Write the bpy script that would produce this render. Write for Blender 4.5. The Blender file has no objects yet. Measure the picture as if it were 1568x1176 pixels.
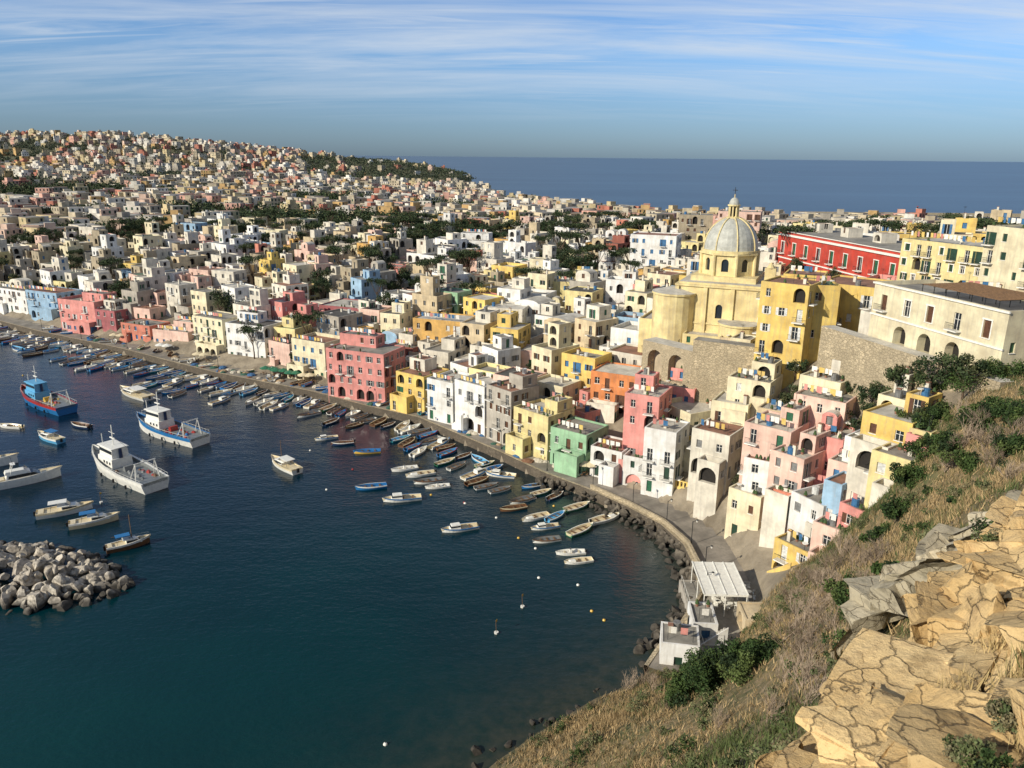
import bpy, math, random, numpy as np
from mathutils import Vector, Matrix, noise
random.seed(7); np.random.seed(7)
sc=bpy.context.scene
R=random.Random(11)
# ------------------------------------------------------------------ camera / survey
F=1184.0; CAMZ=60.0
ROT=Matrix.Rotation(math.radians(90-16.4),3,'X')@Matrix.Rotation(math.radians(0.55),3,'Z')
def ray(u,v): return ROT@Vector(((u-784)/F,(588-v)/F,-1))
def S(u,v,z=None,t=None):
    d=ray(u,v)
    if t is None: t=(CAMZ-z)/(-d.z)
    return Vector((d.x*t,d.y*t,CAMZ+d.z*t))
cd=bpy.data.cameras.new('camera'); cam=bpy.data.objects.new('camera',cd); sc.collection.objects.link(cam)
cam.matrix_world=Matrix.Translation((0,0,CAMZ))@ROT.to_4x4()
cd.sensor_width=36; cd.lens=F/1568*36; cd.clip_end=200000; cd.clip_start=0.3
sc.camera=cam
sc.view_settings.view_transform='Standard'; sc.view_settings.look='None'; sc.view_settings.exposure=0
# ------------------------------------------------------------------ terrain definition
coast_px=[(-260,458),(-100,478),(0,499),(60,515),(120,528),(190,543),(260,562),(330,580),(410,596),(480,610),(560,632),(640,650),(700,676),(760,702),(830,736),(900,763),(960,791),(1010,818),(1045,850),(1064,890),(1064,930),(1040,970),(1005,1008),(985,1038),(945,1058),(900,1076),(830,1120),(760,1165),(700,1215),(640,1300),(600,1430)]
coast=[S(u,v,z=0) for u,v in coast_px]
near=[(p.x,p.y) for p in coast]
left=[(-2600,760),(-900,520),(-480,420)]
tail=[(-16,22),(-14,-30),(-20,-120),(500,-120),(700,200)]
def sx(u,t): p=S(u,300,t=t); return (p.x,p.y)
far=[(560,470),sx(1568,520),sx(1100,560),sx(960,640),sx(860,800),sx(770,1000),sx(735,1250),sx(700,1420),sx(730,1690),(-90,1790),(-420,2250),(-1500,2700),(-4200,2700),(-4200,1000)]
LAND=np.array(left+near+tail+far)
NL=len(left); NN=len(near)
def seginfo(X,Y):
    P=np.stack([X,Y],-1).reshape(-1,2)
    best=np.full(len(P),1e18); idx=np.zeros(len(P),int); inside=np.zeros(len(P),bool)
    n=len(LAND)
    for i in range(n):
        a=LAND[i]; b=LAND[(i+1)%n]; ab=b-a
        tt=np.clip(((P-a)@ab)/(ab@ab),0,1)
        d=((P-a-tt[:,None]*ab)**2).sum(1)
        m=d<best; best[m]=d[m]; idx[m]=i
        c=((a[1]>P[:,1])!=(b[1]>P[:,1]))
        xin=(b[0]-a[0])*(P[:,1]-a[1])/((b[1]-a[1]) if b[1]!=a[1] else 1e-9)+a[0]
        inside^=(c&(P[:,0]<xin))
    d=np.sqrt(best); d[~inside]*=-1
    return d.reshape(X.shape),idx.reshape(X.shape)
cp=[]
def cz(u,v,z): p=S(u,v,z=z); cp.append((p.x,p.y,z))
def ct(u,v,t): p=S(u,v,t=t); cp.append((p.x,p.y,p.z))
for p in coast[:24]: cp.append((p.x,p.y,1.5))
for p in coast[24:]: cp.append((p.x,p.y,0.5))
for a in [(0,450,5),(0,400,12),(0,350,18),(0,310,22),(0,285,27),(200,480,8),(200,400,15),(200,350,20),(200,300,26),(200,275,30),
  (-200,400,10),(-200,340,20),(-200,290,28),
  (400,540,4),(400,480,10),(400,400,16),(400,350,19),(400,310,22),(400,287,25),(600,560,6),(600,500,11),(600,420,15),(600,350,17),(600,320,18),(600,300,18),
  (500,290,22),(300,285,27),(700,340,17),(700,318,16),(700,306,12),(790,600,8),(790,500,13),(790,400,17),(790,350,18),(790,330,16),(870,345,17),(950,700,4),(950,600,10),(950,500,14),(950,400,18),(950,352,19),
  (1110,780,5),(1110,700,9),(1110,620,14),(1110,540,21),(1250,560,26),(1250,640,20),(1250,720,12),(1230,860,6),(1400,560,32),(1350,620,26),
  (1300,700,18),(1550,560,34),(1400,650,27),(1270,830,9),(1320,780,14),(1130,790,5),(1100,940,3),(1040,820,2.5)]: cz(*a)
for a in [(0,222,1400),(60,207,1500),(-200,222,1500),(150,210,1450),(250,221,1400),(350,231,1420),(450,241,1420),(530,256,1450),(600,254,1560),(690,266,1680),(650,256,1640),(560,270,1250),(620,280,1300),(680,284,1450),
  (0,255,1150),(150,255,1150),(300,258,1150),(450,265,1150),
  (1200,430,205),(1380,440,168),(1450,450,150),(1568,450,150),(1300,372,400),(1100,380,400),
  (1568,620,82),(1500,640,84),(1420,700,82),(1400,760,82),(1330,840,85),(1250,900,88),(1190,960,85),(1100,1020,85),
  (1568,780,42),(1500,760,50),(1400,850,55),(1300,950,55),(1200,1050,55),(1100,1100,60),(1000,1130,66),(900,1130,73),(830,1150,77),(1000,1176,60),
  (1200,1176,38),(1260,1100,38),(1568,700,60)]: ct(*a)
cp+= [(4,9,46),(9,13,46),(14,16,46.5),(3,3,50),(10,5,52),(22,15,49),(30,20,50),(0,-12,56),(60,0,56),(90,40,48),(100,90,40),(150,150,38),(150,-60,60),(0,-90,50),(300,200,35),(300,400,22),
 (-700,2000,50),(-1500,2000,60),(-3000,1800,50),(-1400,1300,60),(-1200,800,28)]
cp=np.array(cp,float)
def build_rbf(c):
    n=len(c); D=np.sqrt(((c[:,None,:2]-c[None,:,:2])**2).sum(-1))
    A=np.zeros((n+1,n+1)); A[:n,:n]=D+np.eye(n)*(-0.6); A[:n,n]=1; A[n,:n]=1
    return np.linalg.solve(A,np.append(c[:,2],0))
WT=build_rbf(cp)
def f_hill(x):  # boundary of the grassy hillside (y below this)
    return np.interp(x,[-100,10,24,29,36,47,60,200],[96,92,86,83,85,88,88,88])
def snoise(X,Y,s,seed=0):
    o=np.zeros_like(X,float); r=np.random.RandomState(seed)
    for k in range(7):
        a=r.rand()*6.28; f=s*(0.6+r.rand()*1.6); ph=r.rand()*6.28
        o+=np.sin((X*np.cos(a)+Y*np.sin(a))*f+ph+1.3*np.sin((X*np.sin(a)-Y*np.cos(a))*f*.7+ph*2))
    return o/7
def terrain(X,Y):
    X=np.asarray(X,float); Y=np.asarray(Y,float); sh=X.shape
    x=X.ravel(); y=Y.ravel(); z=np.empty_like(x)
    for i in range(0,len(x),20000):
        D=np.sqrt((x[i:i+20000,None]-cp[None,:,0])**2+(y[i:i+20000,None]-cp[None,:,1])**2)
        z[i:i+20000]=D@WT[:-1]+WT[-1]
    d,ix=seginfo(x,y)
    quay=(ix<NL+23)
    hs=(ix>=NL+23)&(ix<NL+NN+4)
    zi=np.maximum(z,1.45)
    hill=(y<f_hill(x))&(x<250)&(y<100)
    zi=np.where(hill,zi+snoise(x,y,.35,3)*.55+snoise(x,y,1.1,5)*.22,zi)
    zi=np.where(y>1000,zi+snoise(x,y,.02,6)*4+snoise(x,y,.05,16)*2,zi)
    zq=np.where(d<7.5,1.45,np.minimum(zi,1.9+(d-7.5)*1.5))
    zh=np.minimum(zi,-0.2+d*1.5)
    zf=np.minimum(zi,d*0.7)
    out=np.where(quay,zq,np.where(hs,zh,zf))
    wat=np.where(quay,-4.0,np.maximum(d*.4-.2,-8))
    out=np.where(d<0,wat,out)
    return out.reshape(sh)
def Z(x,y): return float(terrain(np.array([x]),np.array([y]))[0])
def G(u,v,tmin=20,tmax=1800):
    d=ray(u,v); ts=np.geomspace(tmin,tmax,500)
    zz=terrain(d.x*ts,d.y*ts); zr=CAMZ+d.z*ts
    k=np.argmax(zr<zz) if (zr<zz).any() else 499
    t=ts[k]; return Vector((d.x*t,d.y*t,float(zz[k])))
# ------------------------------------------------------------------ materials
def lin(c):
    return tuple(((x/255)/12.92 if x/255<=.04045 else ((x/255+.055)/1.055)**2.4) for x in c)
def newmat(name):
    m=bpy.data.materials.new(name); m.use_nodes=True; nt=m.node_tree
    b=nt.nodes['Principled BSDF']; return m,nt,b
def N(nt,t,**k):
    n=nt.nodes.new(t)
    for a,v in k.items(): setattr(n,a,v)
    return n
def mixc(nt,fac,a,b,mode='MIX'):
    n=N(nt,'ShaderNodeMix',data_type='RGBA',blend_type=mode)
    for s,val in ((0,fac),(6,a),(7,b)):
        if isinstance(val,bpy.types.NodeSocket): nt.links.new(val,n.inputs[s])
        elif s==0: n.inputs[0].default_value=val
        else: n.inputs[s].default_value=(*val,1) if len(val)==3 else val
    return n.outputs[2]
def tex(nt,scale,det=4,vec=(1,1,1),coord='Object',lo=.35,hi=.65,rough=.6):
    tc=N(nt,'ShaderNodeTexCoord'); mp=N(nt,'ShaderNodeMapping'); mp.inputs['Scale'].default_value=vec
    nt.links.new(tc.outputs[coord],mp.inputs[0])
    n=N(nt,'ShaderNodeTexNoise'); n.inputs['Scale'].default_value=scale; n.inputs['Detail'].default_value=det; n.inputs['Roughness'].default_value=rough
    nt.links.new(mp.outputs[0],n.inputs[0])
    mr=N(nt,'ShaderNodeMapRange'); mr.inputs[1].default_value=lo; mr.inputs[2].default_value=hi
    nt.links.new(n.outputs[0],mr.inputs[0]); return mr.outputs[0]
def vor(nt,scale,feature='DISTANCE_TO_EDGE',lo=0,hi=.08,vec=(1,1,1),warp=.35):
    tc=N(nt,'ShaderNodeTexCoord'); mp=N(nt,'ShaderNodeMapping'); mp.inputs['Scale'].default_value=vec; nt.links.new(tc.outputs['Object'],mp.inputs[0])
    no=N(nt,'ShaderNodeTexNoise'); no.inputs['Scale'].default_value=scale*1.3; no.inputs['Detail'].default_value=4; nt.links.new(mp.outputs[0],no.inputs[0])
    sc_=N(nt,'ShaderNodeVectorMath',operation='MULTIPLY_ADD'); nt.links.new(no.outputs['Color'],sc_.inputs[0]); sc_.inputs[1].default_value=(warp/scale,)*3; nt.links.new(mp.outputs[0],sc_.inputs[2])
    v=N(nt,'ShaderNodeTexVoronoi',feature=feature); v.inputs['Scale'].default_value=scale; nt.links.new(sc_.outputs[0],v.inputs['Vector'])
    if feature=='F1': return v.outputs['Color']
    mr=N(nt,'ShaderNodeMapRange'); mr.inputs[1].default_value=lo; mr.inputs[2].default_value=hi; nt.links.new(v.outputs[0],mr.inputs[0]); return mr.outputs[0]
def bump(nt,b,h,st,dist=.05,prev=None):
    n=N(nt,'ShaderNodeBump'); n.inputs['Strength'].default_value=st; n.inputs['Distance'].default_value=dist
    if prev: nt.links.new(prev,n.inputs['Normal'])
    nt.links.new(h,n.inputs['Height']); nt.links.new(n.outputs[0],b.inputs['Normal']); return n.outputs[0]
def wallmat(name,c,rough=.9,dirt=.3,rnd=.12,stain=.5):
    m,nt,b=newmat(name); c=lin(c)
    t1=tex(nt,.35,5); t2=tex(nt,.9,5,(2.2,2.2,.18),lo=.48,hi=.78); t3=tex(nt,2.5,5,lo=.55,hi=.72)
    dk=tuple(x*(1-dirt) for x in c); lt=tuple(min(.84,x*1.08+.01) for x in c)
    g=sum(c)/3; st=(g*.5,g*.46,g*.4)
    c1=mixc(nt,t1,dk,lt)
    mt=N(nt,'ShaderNodeMath',operation='MULTIPLY'); nt.links.new(t2,mt.inputs[0]); mt.inputs[1].default_value=stain
    c2=mixc(nt,mt.outputs[0],c1,st)
    mt2=N(nt,'ShaderNodeMath',operation='MULTIPLY'); nt.links.new(t3,mt2.inputs[0]); mt2.inputs[1].default_value=.35
    c3=mixc(nt,mt2.outputs[0],c2,(g*.75,g*.7,g*.62))
    oi=N(nt,'ShaderNodeObjectInfo'); mr=N(nt,'ShaderNodeMapRange'); nt.links.new(oi.outputs['Random'],mr.inputs[0])
    mr.inputs[3].default_value=1-rnd; mr.inputs[4].default_value=1+rnd*.4
    c4=N(nt,'ShaderNodeVectorMath',operation='SCALE'); nt.links.new(c3,c4.inputs[0]); nt.links.new(mr.outputs[0],c4.inputs['Scale'])
    nt.links.new(c4.outputs[0],b.inputs['Base Color']); b.inputs['Roughness'].default_value=rough
    bump(nt,b,tex(nt,6,6,lo=0,hi=1),.35,.06)
    return m
def simple(name,c,rough=.6,var=.25,scale=3,metal=0,srgb=True):
    m,nt,b=newmat(name); c=lin(c) if srgb else c
    t=tex(nt,scale,4); nt.links.new(mixc(nt,t,tuple(x*(1-var) for x in c),tuple(min(1,x*(1+var*.5)) for x in c)),b.inputs['Base Color'])
    b.inputs['Roughness'].default_value=rough; b.inputs['Metallic'].default_value=metal
    return m
WALL={k:wallmat(k+'_plaster',v) for k,v in dict(
 pink=(224,148,138),palepink=(232,192,174),coral=(212,132,108),mauve=(170,98,100),yellow=(236,198,110),ochre=(212,168,94),
 paleyellow=(236,214,152),cream=(234,218,182),white=(240,235,224),offwhite=(224,216,198),grey=(178,170,156),blue=(154,186,210),
 green=(154,194,154),orange=(214,134,78),red=(176,72,58),brick=(152,88,72),church=(234,210,152),stone=(174,160,134),palazzo=(196,64,46),tan=(208,188,152)).items()}
ROOFM={'grey':wallmat('roof_concrete',(152,147,136),dirt=.4),'light':wallmat('roof_whitewash',(202,196,182),dirt=.35),'terra':wallmat('roof_terracotta',(156,112,90),dirt=.4),
 'dark':wallmat('roof_bitumen',(92,89,84),dirt=.4),'green':wallmat('roof_green_coating',(100,120,98),dirt=.3)}
GLASS,_nt,_b=newmat('window_glass'); _b.inputs['Base Color'].default_value=(.02,.025,.03,1); _b.inputs['Roughness'].default_value=.12
SHUT={k:simple('shutter_'+k,v,.5,.3) for k,v in dict(green=(40,92,66),dkgreen=(34,62,48),brown=(92,62,44),blue=(60,108,150),white=(205,205,200),grey=(120,120,118)).items()}
TRIM=simple('white_trim',(230,226,216),.7,.15); IRON=simple('iron_railing',(40,42,42),.5,.2)
DARK=simple('dark_interior',(38,34,30),.9,.3); WOOD=simple('weathered_wood',(120,92,64),.8,.4)
def masonry(name,c,scale=1.6):
    m,nt,b=newmat(name); c=lin(c); cell=vor(nt,scale,'F1',vec=(1,1,1.7)); bw=N(nt,'ShaderNodeRGBToBW'); nt.links.new(cell,bw.inputs[0])
    c1=mixc(nt,bw.outputs[0],tuple(x*.62 for x in c),tuple(min(.8,x*1.25) for x in c)); c2=mixc(nt,tex(nt,.25,5),tuple(x*.7 for x in c),c1)
    e=vor(nt,scale,lo=0,hi=.07,vec=(1,1,1.7)); c3=mixc(nt,e,tuple(x*.5 for x in c),c2)
    nt.links.new(c3,b.inputs['Base Color']); b.inputs['Roughness'].default_value=.95; p=bump(nt,b,e,.7,.08); bump(nt,b,tex(nt,5,6,lo=0,hi=1),.5,.06,p); return m
STONEW=masonry('rubble_stone',(188,172,142))
PLANT=simple('potted_plant_leaves',(62,84,44),.85,.5,8)
# ------------------------------------------------------------------ mesh builder
class MB:
    def __init__(s): s.v=[]; s.f=[]; s.m=[]; s.mats=[]
    def mi(s,m):
        if m not in s.mats: s.mats.append(m)
        return s.mats.index(m)
    def poly(s,pts,m):
        i=len(s.v); s.v.extend([tuple(p) for p in pts]); s.f.append(tuple(range(i,i+len(pts)))); s.m.append(s.mi(m))
    def box(s,x0,x1,y0,y1,z0,z1,m,top=None,bottom=True):
        a=[(x0,y0,z0),(x1,y0,z0),(x1,y1,z0),(x0,y1,z0),(x0,y0,z1),(x1,y0,z1),(x1,y1,z1),(x0,y1,z1)]
        i=len(s.v); s.v.extend(a)
        fs=[(0,1,5,4),(1,2,6,5),(2,3,7,6),(3,0,4,7),(4,5,6,7)]+([(3,2,1,0)] if bottom else [])
        for k,q in enumerate(fs):
            s.f.append(tuple(i+j for j in q)); s.m.append(s.mi(top if (k==4 and top) else m))
    def hexa(s,b,t,m,top=None):
        i=len(s.v); s.v.extend([tuple(p) for p in b+t]); n=len(b)
        for k in range(n): s.f.append((i+k,i+(k+1)%n,i+n+(k+1)%n,i+n+k)); s.m.append(s.mi(m))
        s.f.append(tuple(i+n+k for k in range(n))); s.m.append(s.mi(top or m))
        s.f.append(tuple(i+n-1-k for k in range(n))); s.m.append(s.mi(m))
    def cyl(s,cx,cy,z0,z1,r0,r1,m,n=10,top=None,a0=0):
        b=[(cx+r0*math.cos(a0+k*2*math.pi/n),cy+r0*math.sin(a0+k*2*math.pi/n),z0) for k in range(n)]
        t=[(cx+r1*math.cos(a0+k*2*math.pi/n),cy+r1*math.sin(a0+k*2*math.pi/n),z1) for k in range(n)]
        s.hexa(b,t,m,top)
    def dome(s,cx,cy,z0,r,h,m,n=24,k=8,stop=1.0):
        pr=None
        for j in range(k+1):
            a=math.pi/2*j/k*stop
            ring=[(cx+r*math.cos(a)*math.cos(q*2*math.pi/n),cy+r*math.cos(a)*math.sin(q*2*math.pi/n),z0+h*math.sin(a)) for q in range(n)]
            if pr:
                for q in range(n): s.poly([pr[q],pr[(q+1)%n],ring[(q+1)%n],ring[q]],m)
            pr=ring
    def rod(s,a,b,r,m,n=5):
        a=Vector(a); b=Vector(b); d=(b-a).normalized(); x=d.orthogonal().normalized(); y=d.cross(x)
        B=[a+(x*math.cos(k*6.283/n)+y*math.sin(k*6.283/n))*r for k in range(n)]; T=[p+(b-a) for p in B]
        s.hexa([tuple(p) for p in B],[tuple(p) for p in T],m)
    def mesh(s,name,smooth=False):
        me=bpy.data.meshes.new(name); me.from_pydata(s.v,[],s.f)
        for m in s.mats: me.materials.append(m)
        me.polygons.foreach_set('material_index',s.m)
        if smooth: me.polygons.foreach_set('use_smooth',[True]*len(s.f))
        me.update(); return me
    def obj(s,name,loc=(0,0,0),rz=0,smooth=False):
        o=bpy.data.objects.new(name,s.mesh(name,smooth)); o.location=loc; o.rotation_euler=(0,0,rz); sc.collection.objects.link(o); return o
def link(name,me,loc=(0,0,0),rz=0,scale=1):
    o=bpy.data.objects.new(name,me); o.location=loc; o.rotation_euler=(0,0,rz)
    o.scale=(scale,)*3 if not isinstance(scale,tuple) else scale; sc.collection.objects.link(o); return o
def facade(mb,o,ux,n,w,z0,z1,ops,wall,rec=.2,det=1):
    P=lambda x,z,off=0:(o[0]+ux[0]*x+n[0]*off,o[1]+ux[1]*x+n[1]*off,z)
    xs=sorted({0,w}|{q[0] for q in ops}|{q[1] for q in ops}); zs=sorted({z0,z1}|{q[2] for q in ops}|{q[3] for q in ops})
    for i in range(len(xs)-1):
        run=None
        for j in range(len(zs)-1):
            cx=(xs[i]+xs[i+1])/2; c_=(zs[j]+zs[j+1])/2
            hit=any(q[0]<cx<q[1] and q[2]<c_<q[3] for q in ops)
            if hit:
                if run is not None: mb.poly([P(xs[i],run),P(xs[i+1],run),P(xs[i+1],zs[j]),P(xs[i],zs[j])],wall); run=None
            elif run is None: run=zs[j]
        if run is not None: mb.poly([P(xs[i],run),P(xs[i+1],run),P(xs[i+1],z1),P(xs[i],z1)],wall)
    for q in ops:
        a,b,c,d,kind=q[:5]; pane=q[5]; sh=q[6] if len(q)>6 else None
        if kind=='arch':
            r=(b-a)/2; sp=d-r; K=8; dep=q[7] if len(q)>7 else .8
            arc=[(a+r-r*math.cos(math.pi*k/K),sp+r*math.sin(math.pi*k/K)) for k in range(K+1)]
            for k in range(K):
                p,q2=arc[k],arc[k+1]
                if d-max(p[1],q2[1])>-1e-6: mb.poly([P(p[0],p[1]),P(q2[0],q2[1]),P(q2[0],d),P(p[0],d)],wall)
                mb.poly([P(p[0],p[1]),P(p[0],p[1],-dep),P(q2[0],q2[1],-dep),P(q2[0],q2[1])],wall)
            mb.poly([P(a,c),P(a,sp),P(a,sp,-dep),P(a,c,-dep)],wall); mb.poly([P(b,c),P(b,c,-dep),P(b,sp,-dep),P(b,sp)],wall)
            mb.poly([P(a,c),P(a,c,-dep),P(b,c,-dep),P(b,c)],wall)
            mb.poly([P(a,c,-dep),P(b,c,-dep)]+[P(x,z,-dep) for x,z in reversed(arc)],pane)
            continue
        mb.poly([P(a,c),P(a,d),P(a,d,-rec),P(a,c,-rec)],wall); mb.poly([P(b,c),P(b,c,-rec),P(b,d,-rec),P(b,d)],wall)
        mb.poly([P(a,c),P(a,c,-rec),P(b,c,-rec),P(b,c)],wall); mb.poly([P(a,d),P(b,d),P(b,d,-rec),P(a,d,-rec)],wall)
        mb.poly([P(a,c,-rec),P(b,c,-rec),P(b,d,-rec),P(a,d,-rec)],pane)
        def bx(x0,x1,zz0,zz1,f0,f1,m):
            mb.hexa([P(x0,zz0,f0),P(x1,zz0,f0),P(x1,zz0,f1),P(x0,zz0,f1)],[P(x0,zz1,f0),P(x1,zz1,f0),P(x1,zz1,f1),P(x0,zz1,f1)],m)
        if det>0 and pane is GLASS:
            mx=(a+b)/2; bx(mx-.035,mx+.035,c,d,-rec+.002,-rec+.05,TRIM)
            if det>1:
                bx(a,a+.06,c,d,-rec+.002,-rec+.05,TRIM); bx(b-.06,b,c,d,-rec+.002,-rec+.05,TRIM); bx(a+.06,mx-.035,c+(d-c)*.6,c+(d-c)*.6+.05,-rec+.002,-rec+.045,TRIM);bx(mx+.035,b-.06,c+(d-c)*.6,c+(d-c)*.6+.05,-rec+.002,-rec+.045,TRIM)
        if sh and det>0:
            hw=(b-a)*.5; bx(a-hw,a-.01,c,d,.01,.06,sh); bx(b+.01,b+hw,c,d,.01,.06,sh)
        if kind=='trim' and det>0:
            bx(a-.18,a-.012,c,d,.004,.05,TRIM); bx(b+.012,b+.18,c,d,.004,.05,TRIM); bx(a-.25,b+.25,d+.002,d+.2,.003,.09,TRIM)
            bx(a-.22,b+.22,c-.1,c-.003,.003,.12,TRIM)
        elif det>1: bx(a-.08,b+.08,c-.09,c-.003,.003,.1,TRIM)
        if kind=='balc' and det>0:
            bx(a-.45,b+.45,c-.16,c-.01,.002,.95,TRIM)
            bx(a-.42,b+.42,c+.9,c+.95,.88,.92,IRON)
            nb=int((b-a+.8)/.16)
            for k in range(nb+1):
                x=a-.4+(b-a+.8)*k/nb; bx(x-.012,x+.012,c-.01,c+.9,.89,.91,IRON)
def auto_ops(w,z_lo,h,r,sh,dens=.8,ground=True,trim=False,st=3.1,det=1,arch=.2):
    ops=[]; n=max(1,int(w/2.5)); ns=max(1,int(round((h-z_lo)/st))); sth=(h-z_lo)/ns
    for s_ in range(ns):
        for i in range(n):
            if r.random()>dens: continue
            cx=w*(i+.5)/n+r.uniform(-.25,.25); b=z_lo+s_*sth
            ww=r.choice([.8,.9,1.0,1.1]); 
            pane=GLASS if r.random()<.6 else sh
            if s_==0 and ground and z_lo>=0:
                k=r.random()
                if k<arch and w/n>2.4: hw=min(w/n*.4,1.5); ops.append((cx-hw,cx+hw,b+.02,b+min(2.9,sth-.25),'arch',DARK)); continue
                if k<.6: ops.append((cx-.5,cx+.5,b+.02,b+2.15,'door',SHUT[r.choice(['brown','green','blue','dkgreen'])])); continue
            k=r.random()
            if k<.28 and det>0: ops.append((cx-.5,cx+.5,b+.15,b+2.35,'balc' if s_>0 else 'w',pane,sh if r.random()<.4 else None))
            elif k<.36 and w/n>2.4: hw=min(w/n*.36,1.1); ops.append((cx-hw,cx+hw,b+.3,b+sth-.3,'arch',DARK))
            else: ops.append((cx-ww/2,cx+ww/2,b+.95,b+2.3,'trim' if trim else 'w',pane,sh if (r.random()<.35 and pane is GLASS) else None))
    ops=[q for q in ops if q[0]>.25 and q[1]<w-.25]
    ops.sort(key=lambda q:q[0]); return ops
def block(mb,x0,y0,w,d,z0,h,wall,roof,r,det=1,zl=0,dens=.8,ph=None,trim=False,ground=True,sh=None,back=False,arch=.2,ops_front=None):
    if sh is None: sh=SHUT[r.choice(['green','dkgreen','brown','brown','blue','white','grey'])]
    if ph is None: ph=r.choice([.25,.35,.6,.9])
    T=h+ph; mk=lambda ww,g: auto_ops(ww,zl,h,r,sh,dens,g,trim,det=det,arch=arch)
    facade(mb,(x0,y0),(1,0),(0,-1),w,z0,T,ops_front if ops_front is not None else mk(w,ground),wall,det=det)
    facade(mb,(x0+w,y0),(0,1),(1,0),d,z0,T,mk(d,False),wall,det=det)
    facade(mb,(x0+w,y0+d),(-1,0),(0,1),w,z0,T,mk(w,False) if back else [],wall,det=det)
    facade(mb,(x0,y0+d),(0,-1),(-1,0),d,z0,T,mk(d,False),wall,det=det)
    e=.25; A=[(x0,y0),(x0+w,y0),(x0+w,y0+d),(x0,y0+d)]; B=[(x0+e,y0+e),(x0+w-e,y0+e),(x0+w-e,y0+d-e),(x0+e,y0+d-e)]
    for k in range(4):
        a,b,c,dd=A[k],A[(k+1)%4],B[(k+1)%4],B[k]
        mb.poly([(*a,T),(*b,T),(*c,T),(*dd,T)],wall); mb.poly([(*dd,T),(*c,T),(*c,h),(*dd,h)],wall)
    mb.poly([(*p,h) for p in B],roof)
def vault(mb,x0,y0,w,d,z,hh,m,wall):
    K=8; arc=[(x0+w/2-w/2*math.cos(math.pi*k/K),z+hh*math.sin(math.pi*k/K)) for k in range(K+1)]
    for k in range(K): mb.poly([(arc[k][0],y0,arc[k][1]),(arc[k+1][0],y0,arc[k+1][1]),(arc[k+1][0],y0+d,arc[k+1][1]),(arc[k][0],y0+d,arc[k][1])],m)
    mb.poly([(x,y0,zz) for x,zz in arc],wall); mb.poly([(x,y0+d,zz) for x,zz in reversed(arc)],wall)
def stairs(mb,x0,y0,zt,wall,dirn=1,wd=1.3,bottom=-2):
    n=int(zt/.24)
    for i in range(n):
        a=x0+dirn*i*.3; b=a+dirn*.3; z1=(i+1)*.24
        mb.box(min(a,b),max(a,b),y0-wd,y0-.02,bottom,z1,wall,ROOFM['light'])
    a=x0; b=x0+dirn*n*.3
    lo=[(a,y0-wd-.15,bottom),(b,y0-wd-.15,bottom),(b,y0-wd,bottom),(a,y0-wd,bottom)]; hi=[(a,y0-wd-.15,.8),(b,y0-wd-.15,zt+.8),(b,y0-wd,zt+.8),(a,y0-wd,.8)]
    mb.hexa(lo,hi,wall)
def roofkit(mb,x0,y0,w,d,h,r,det):
    if r.random()<.6:
        cx=x0+r.uniform(.8,w-1.2); cy=y0+r.uniform(.8,d-1.2); ch=r.uniform(.9,1.6); mb.box(cx,cx+.5,cy,cy+.5,h-.05,h+ch,WALL['offwhite']); mb.box(cx-.07,cx+.57,cy-.07,cy+.57,h+ch,h+ch+.1,ROOFM['terra'])
    if r.random()<.3: mb.cyl(x0+r.uniform(1,w-1),y0+r.uniform(1,d-1),h-.02,h+1.1,.5,.5,SHUT[r.choice(['blue','grey','white','grey'])],10)
    if det>0 and r.random()<.5:
        cx=x0+r.uniform(1,w-1); cy=y0+r.uniform(1,d-1); hh=h+r.uniform(2,3.2); mb.rod((cx,cy,h),(cx,cy,hh),.03,IRON,4)
        for k in range(4): mb.rod((cx-.4+.05*k,cy,hh-.12*k),(cx+.4-.05*k,cy,hh-.12*k),.018,IRON,3)
    if det>0 and r.random()<.3:
        cx=x0+r.uniform(1,w-1); cy=y0+.5; mb.cyl(cx,cy,h+1.0,h+1.12,.38,.42,TRIM,10); mb.rod((cx,cy,h),(cx,cy,h+1),.03,IRON,4)
    if det>1 and r.random()<.55:
        x1=x0+.8; x2=x0+w-.8; yy=y0+.9
        mb.rod((x1,yy,h),(x1,yy,h+1.9),.03,IRON,4); mb.rod((x2,yy,h),(x2,yy,h+1.9),.03,IRON,4); mb.rod((x1,yy,h+1.85),(x2,yy,h+1.85),.012,IRON,3)
        k=x1+.3
        while k<x2-.8:
            ww=r.uniform(.4,.9); mb.poly([(k,yy,h+1.84),(k+ww,yy,h+1.84),(k+ww,yy+.06,h+r.uniform(.7,1.1)),(k,yy+.06,h+.9)],r.choice([TRIM,TRIM,SHUT['blue'],WALL['pink'],WALL['yellow']])); k+=ww+r.uniform(.05,.5)
    if det>1:
        for q in range(r.randint(0,4)):
            cx=x0+r.uniform(.5,w-.5); cy=y0+r.choice([.55,d-.6]); mb.cyl(cx,cy,h-.01,h+.4,.18,.24,ROOFM['terra'],7); mb.cyl(cx,cy,h+.4,h+.95,.3,.12,PLANT,6)
placed=[]
def occ(x,y,rad): placed.append((x,y,rad))
def free(x,y,rad,k=.84):
    for a,b,c in placed:
        if (a-x)**2+(b-y)**2<((c+rad)*k)**2: return False
    return True
CN={'pink':'pink_house','palepink':'pale_pink_house','coral':'coral_house','mauve':'mauve_house','yellow':'yellow_house','ochre':'ochre_house','paleyellow':'pale_yellow_house','cream':'cream_house','white':'white_house','offwhite':'white_house','grey':'grey_house','blue':'light_blue_house','green':'pale_green_house','orange':'orange_house','red':'red_house','brick':'brick_red_house','church':'cream_house','stone':'stone_house','tan':'tan_house'}
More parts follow.
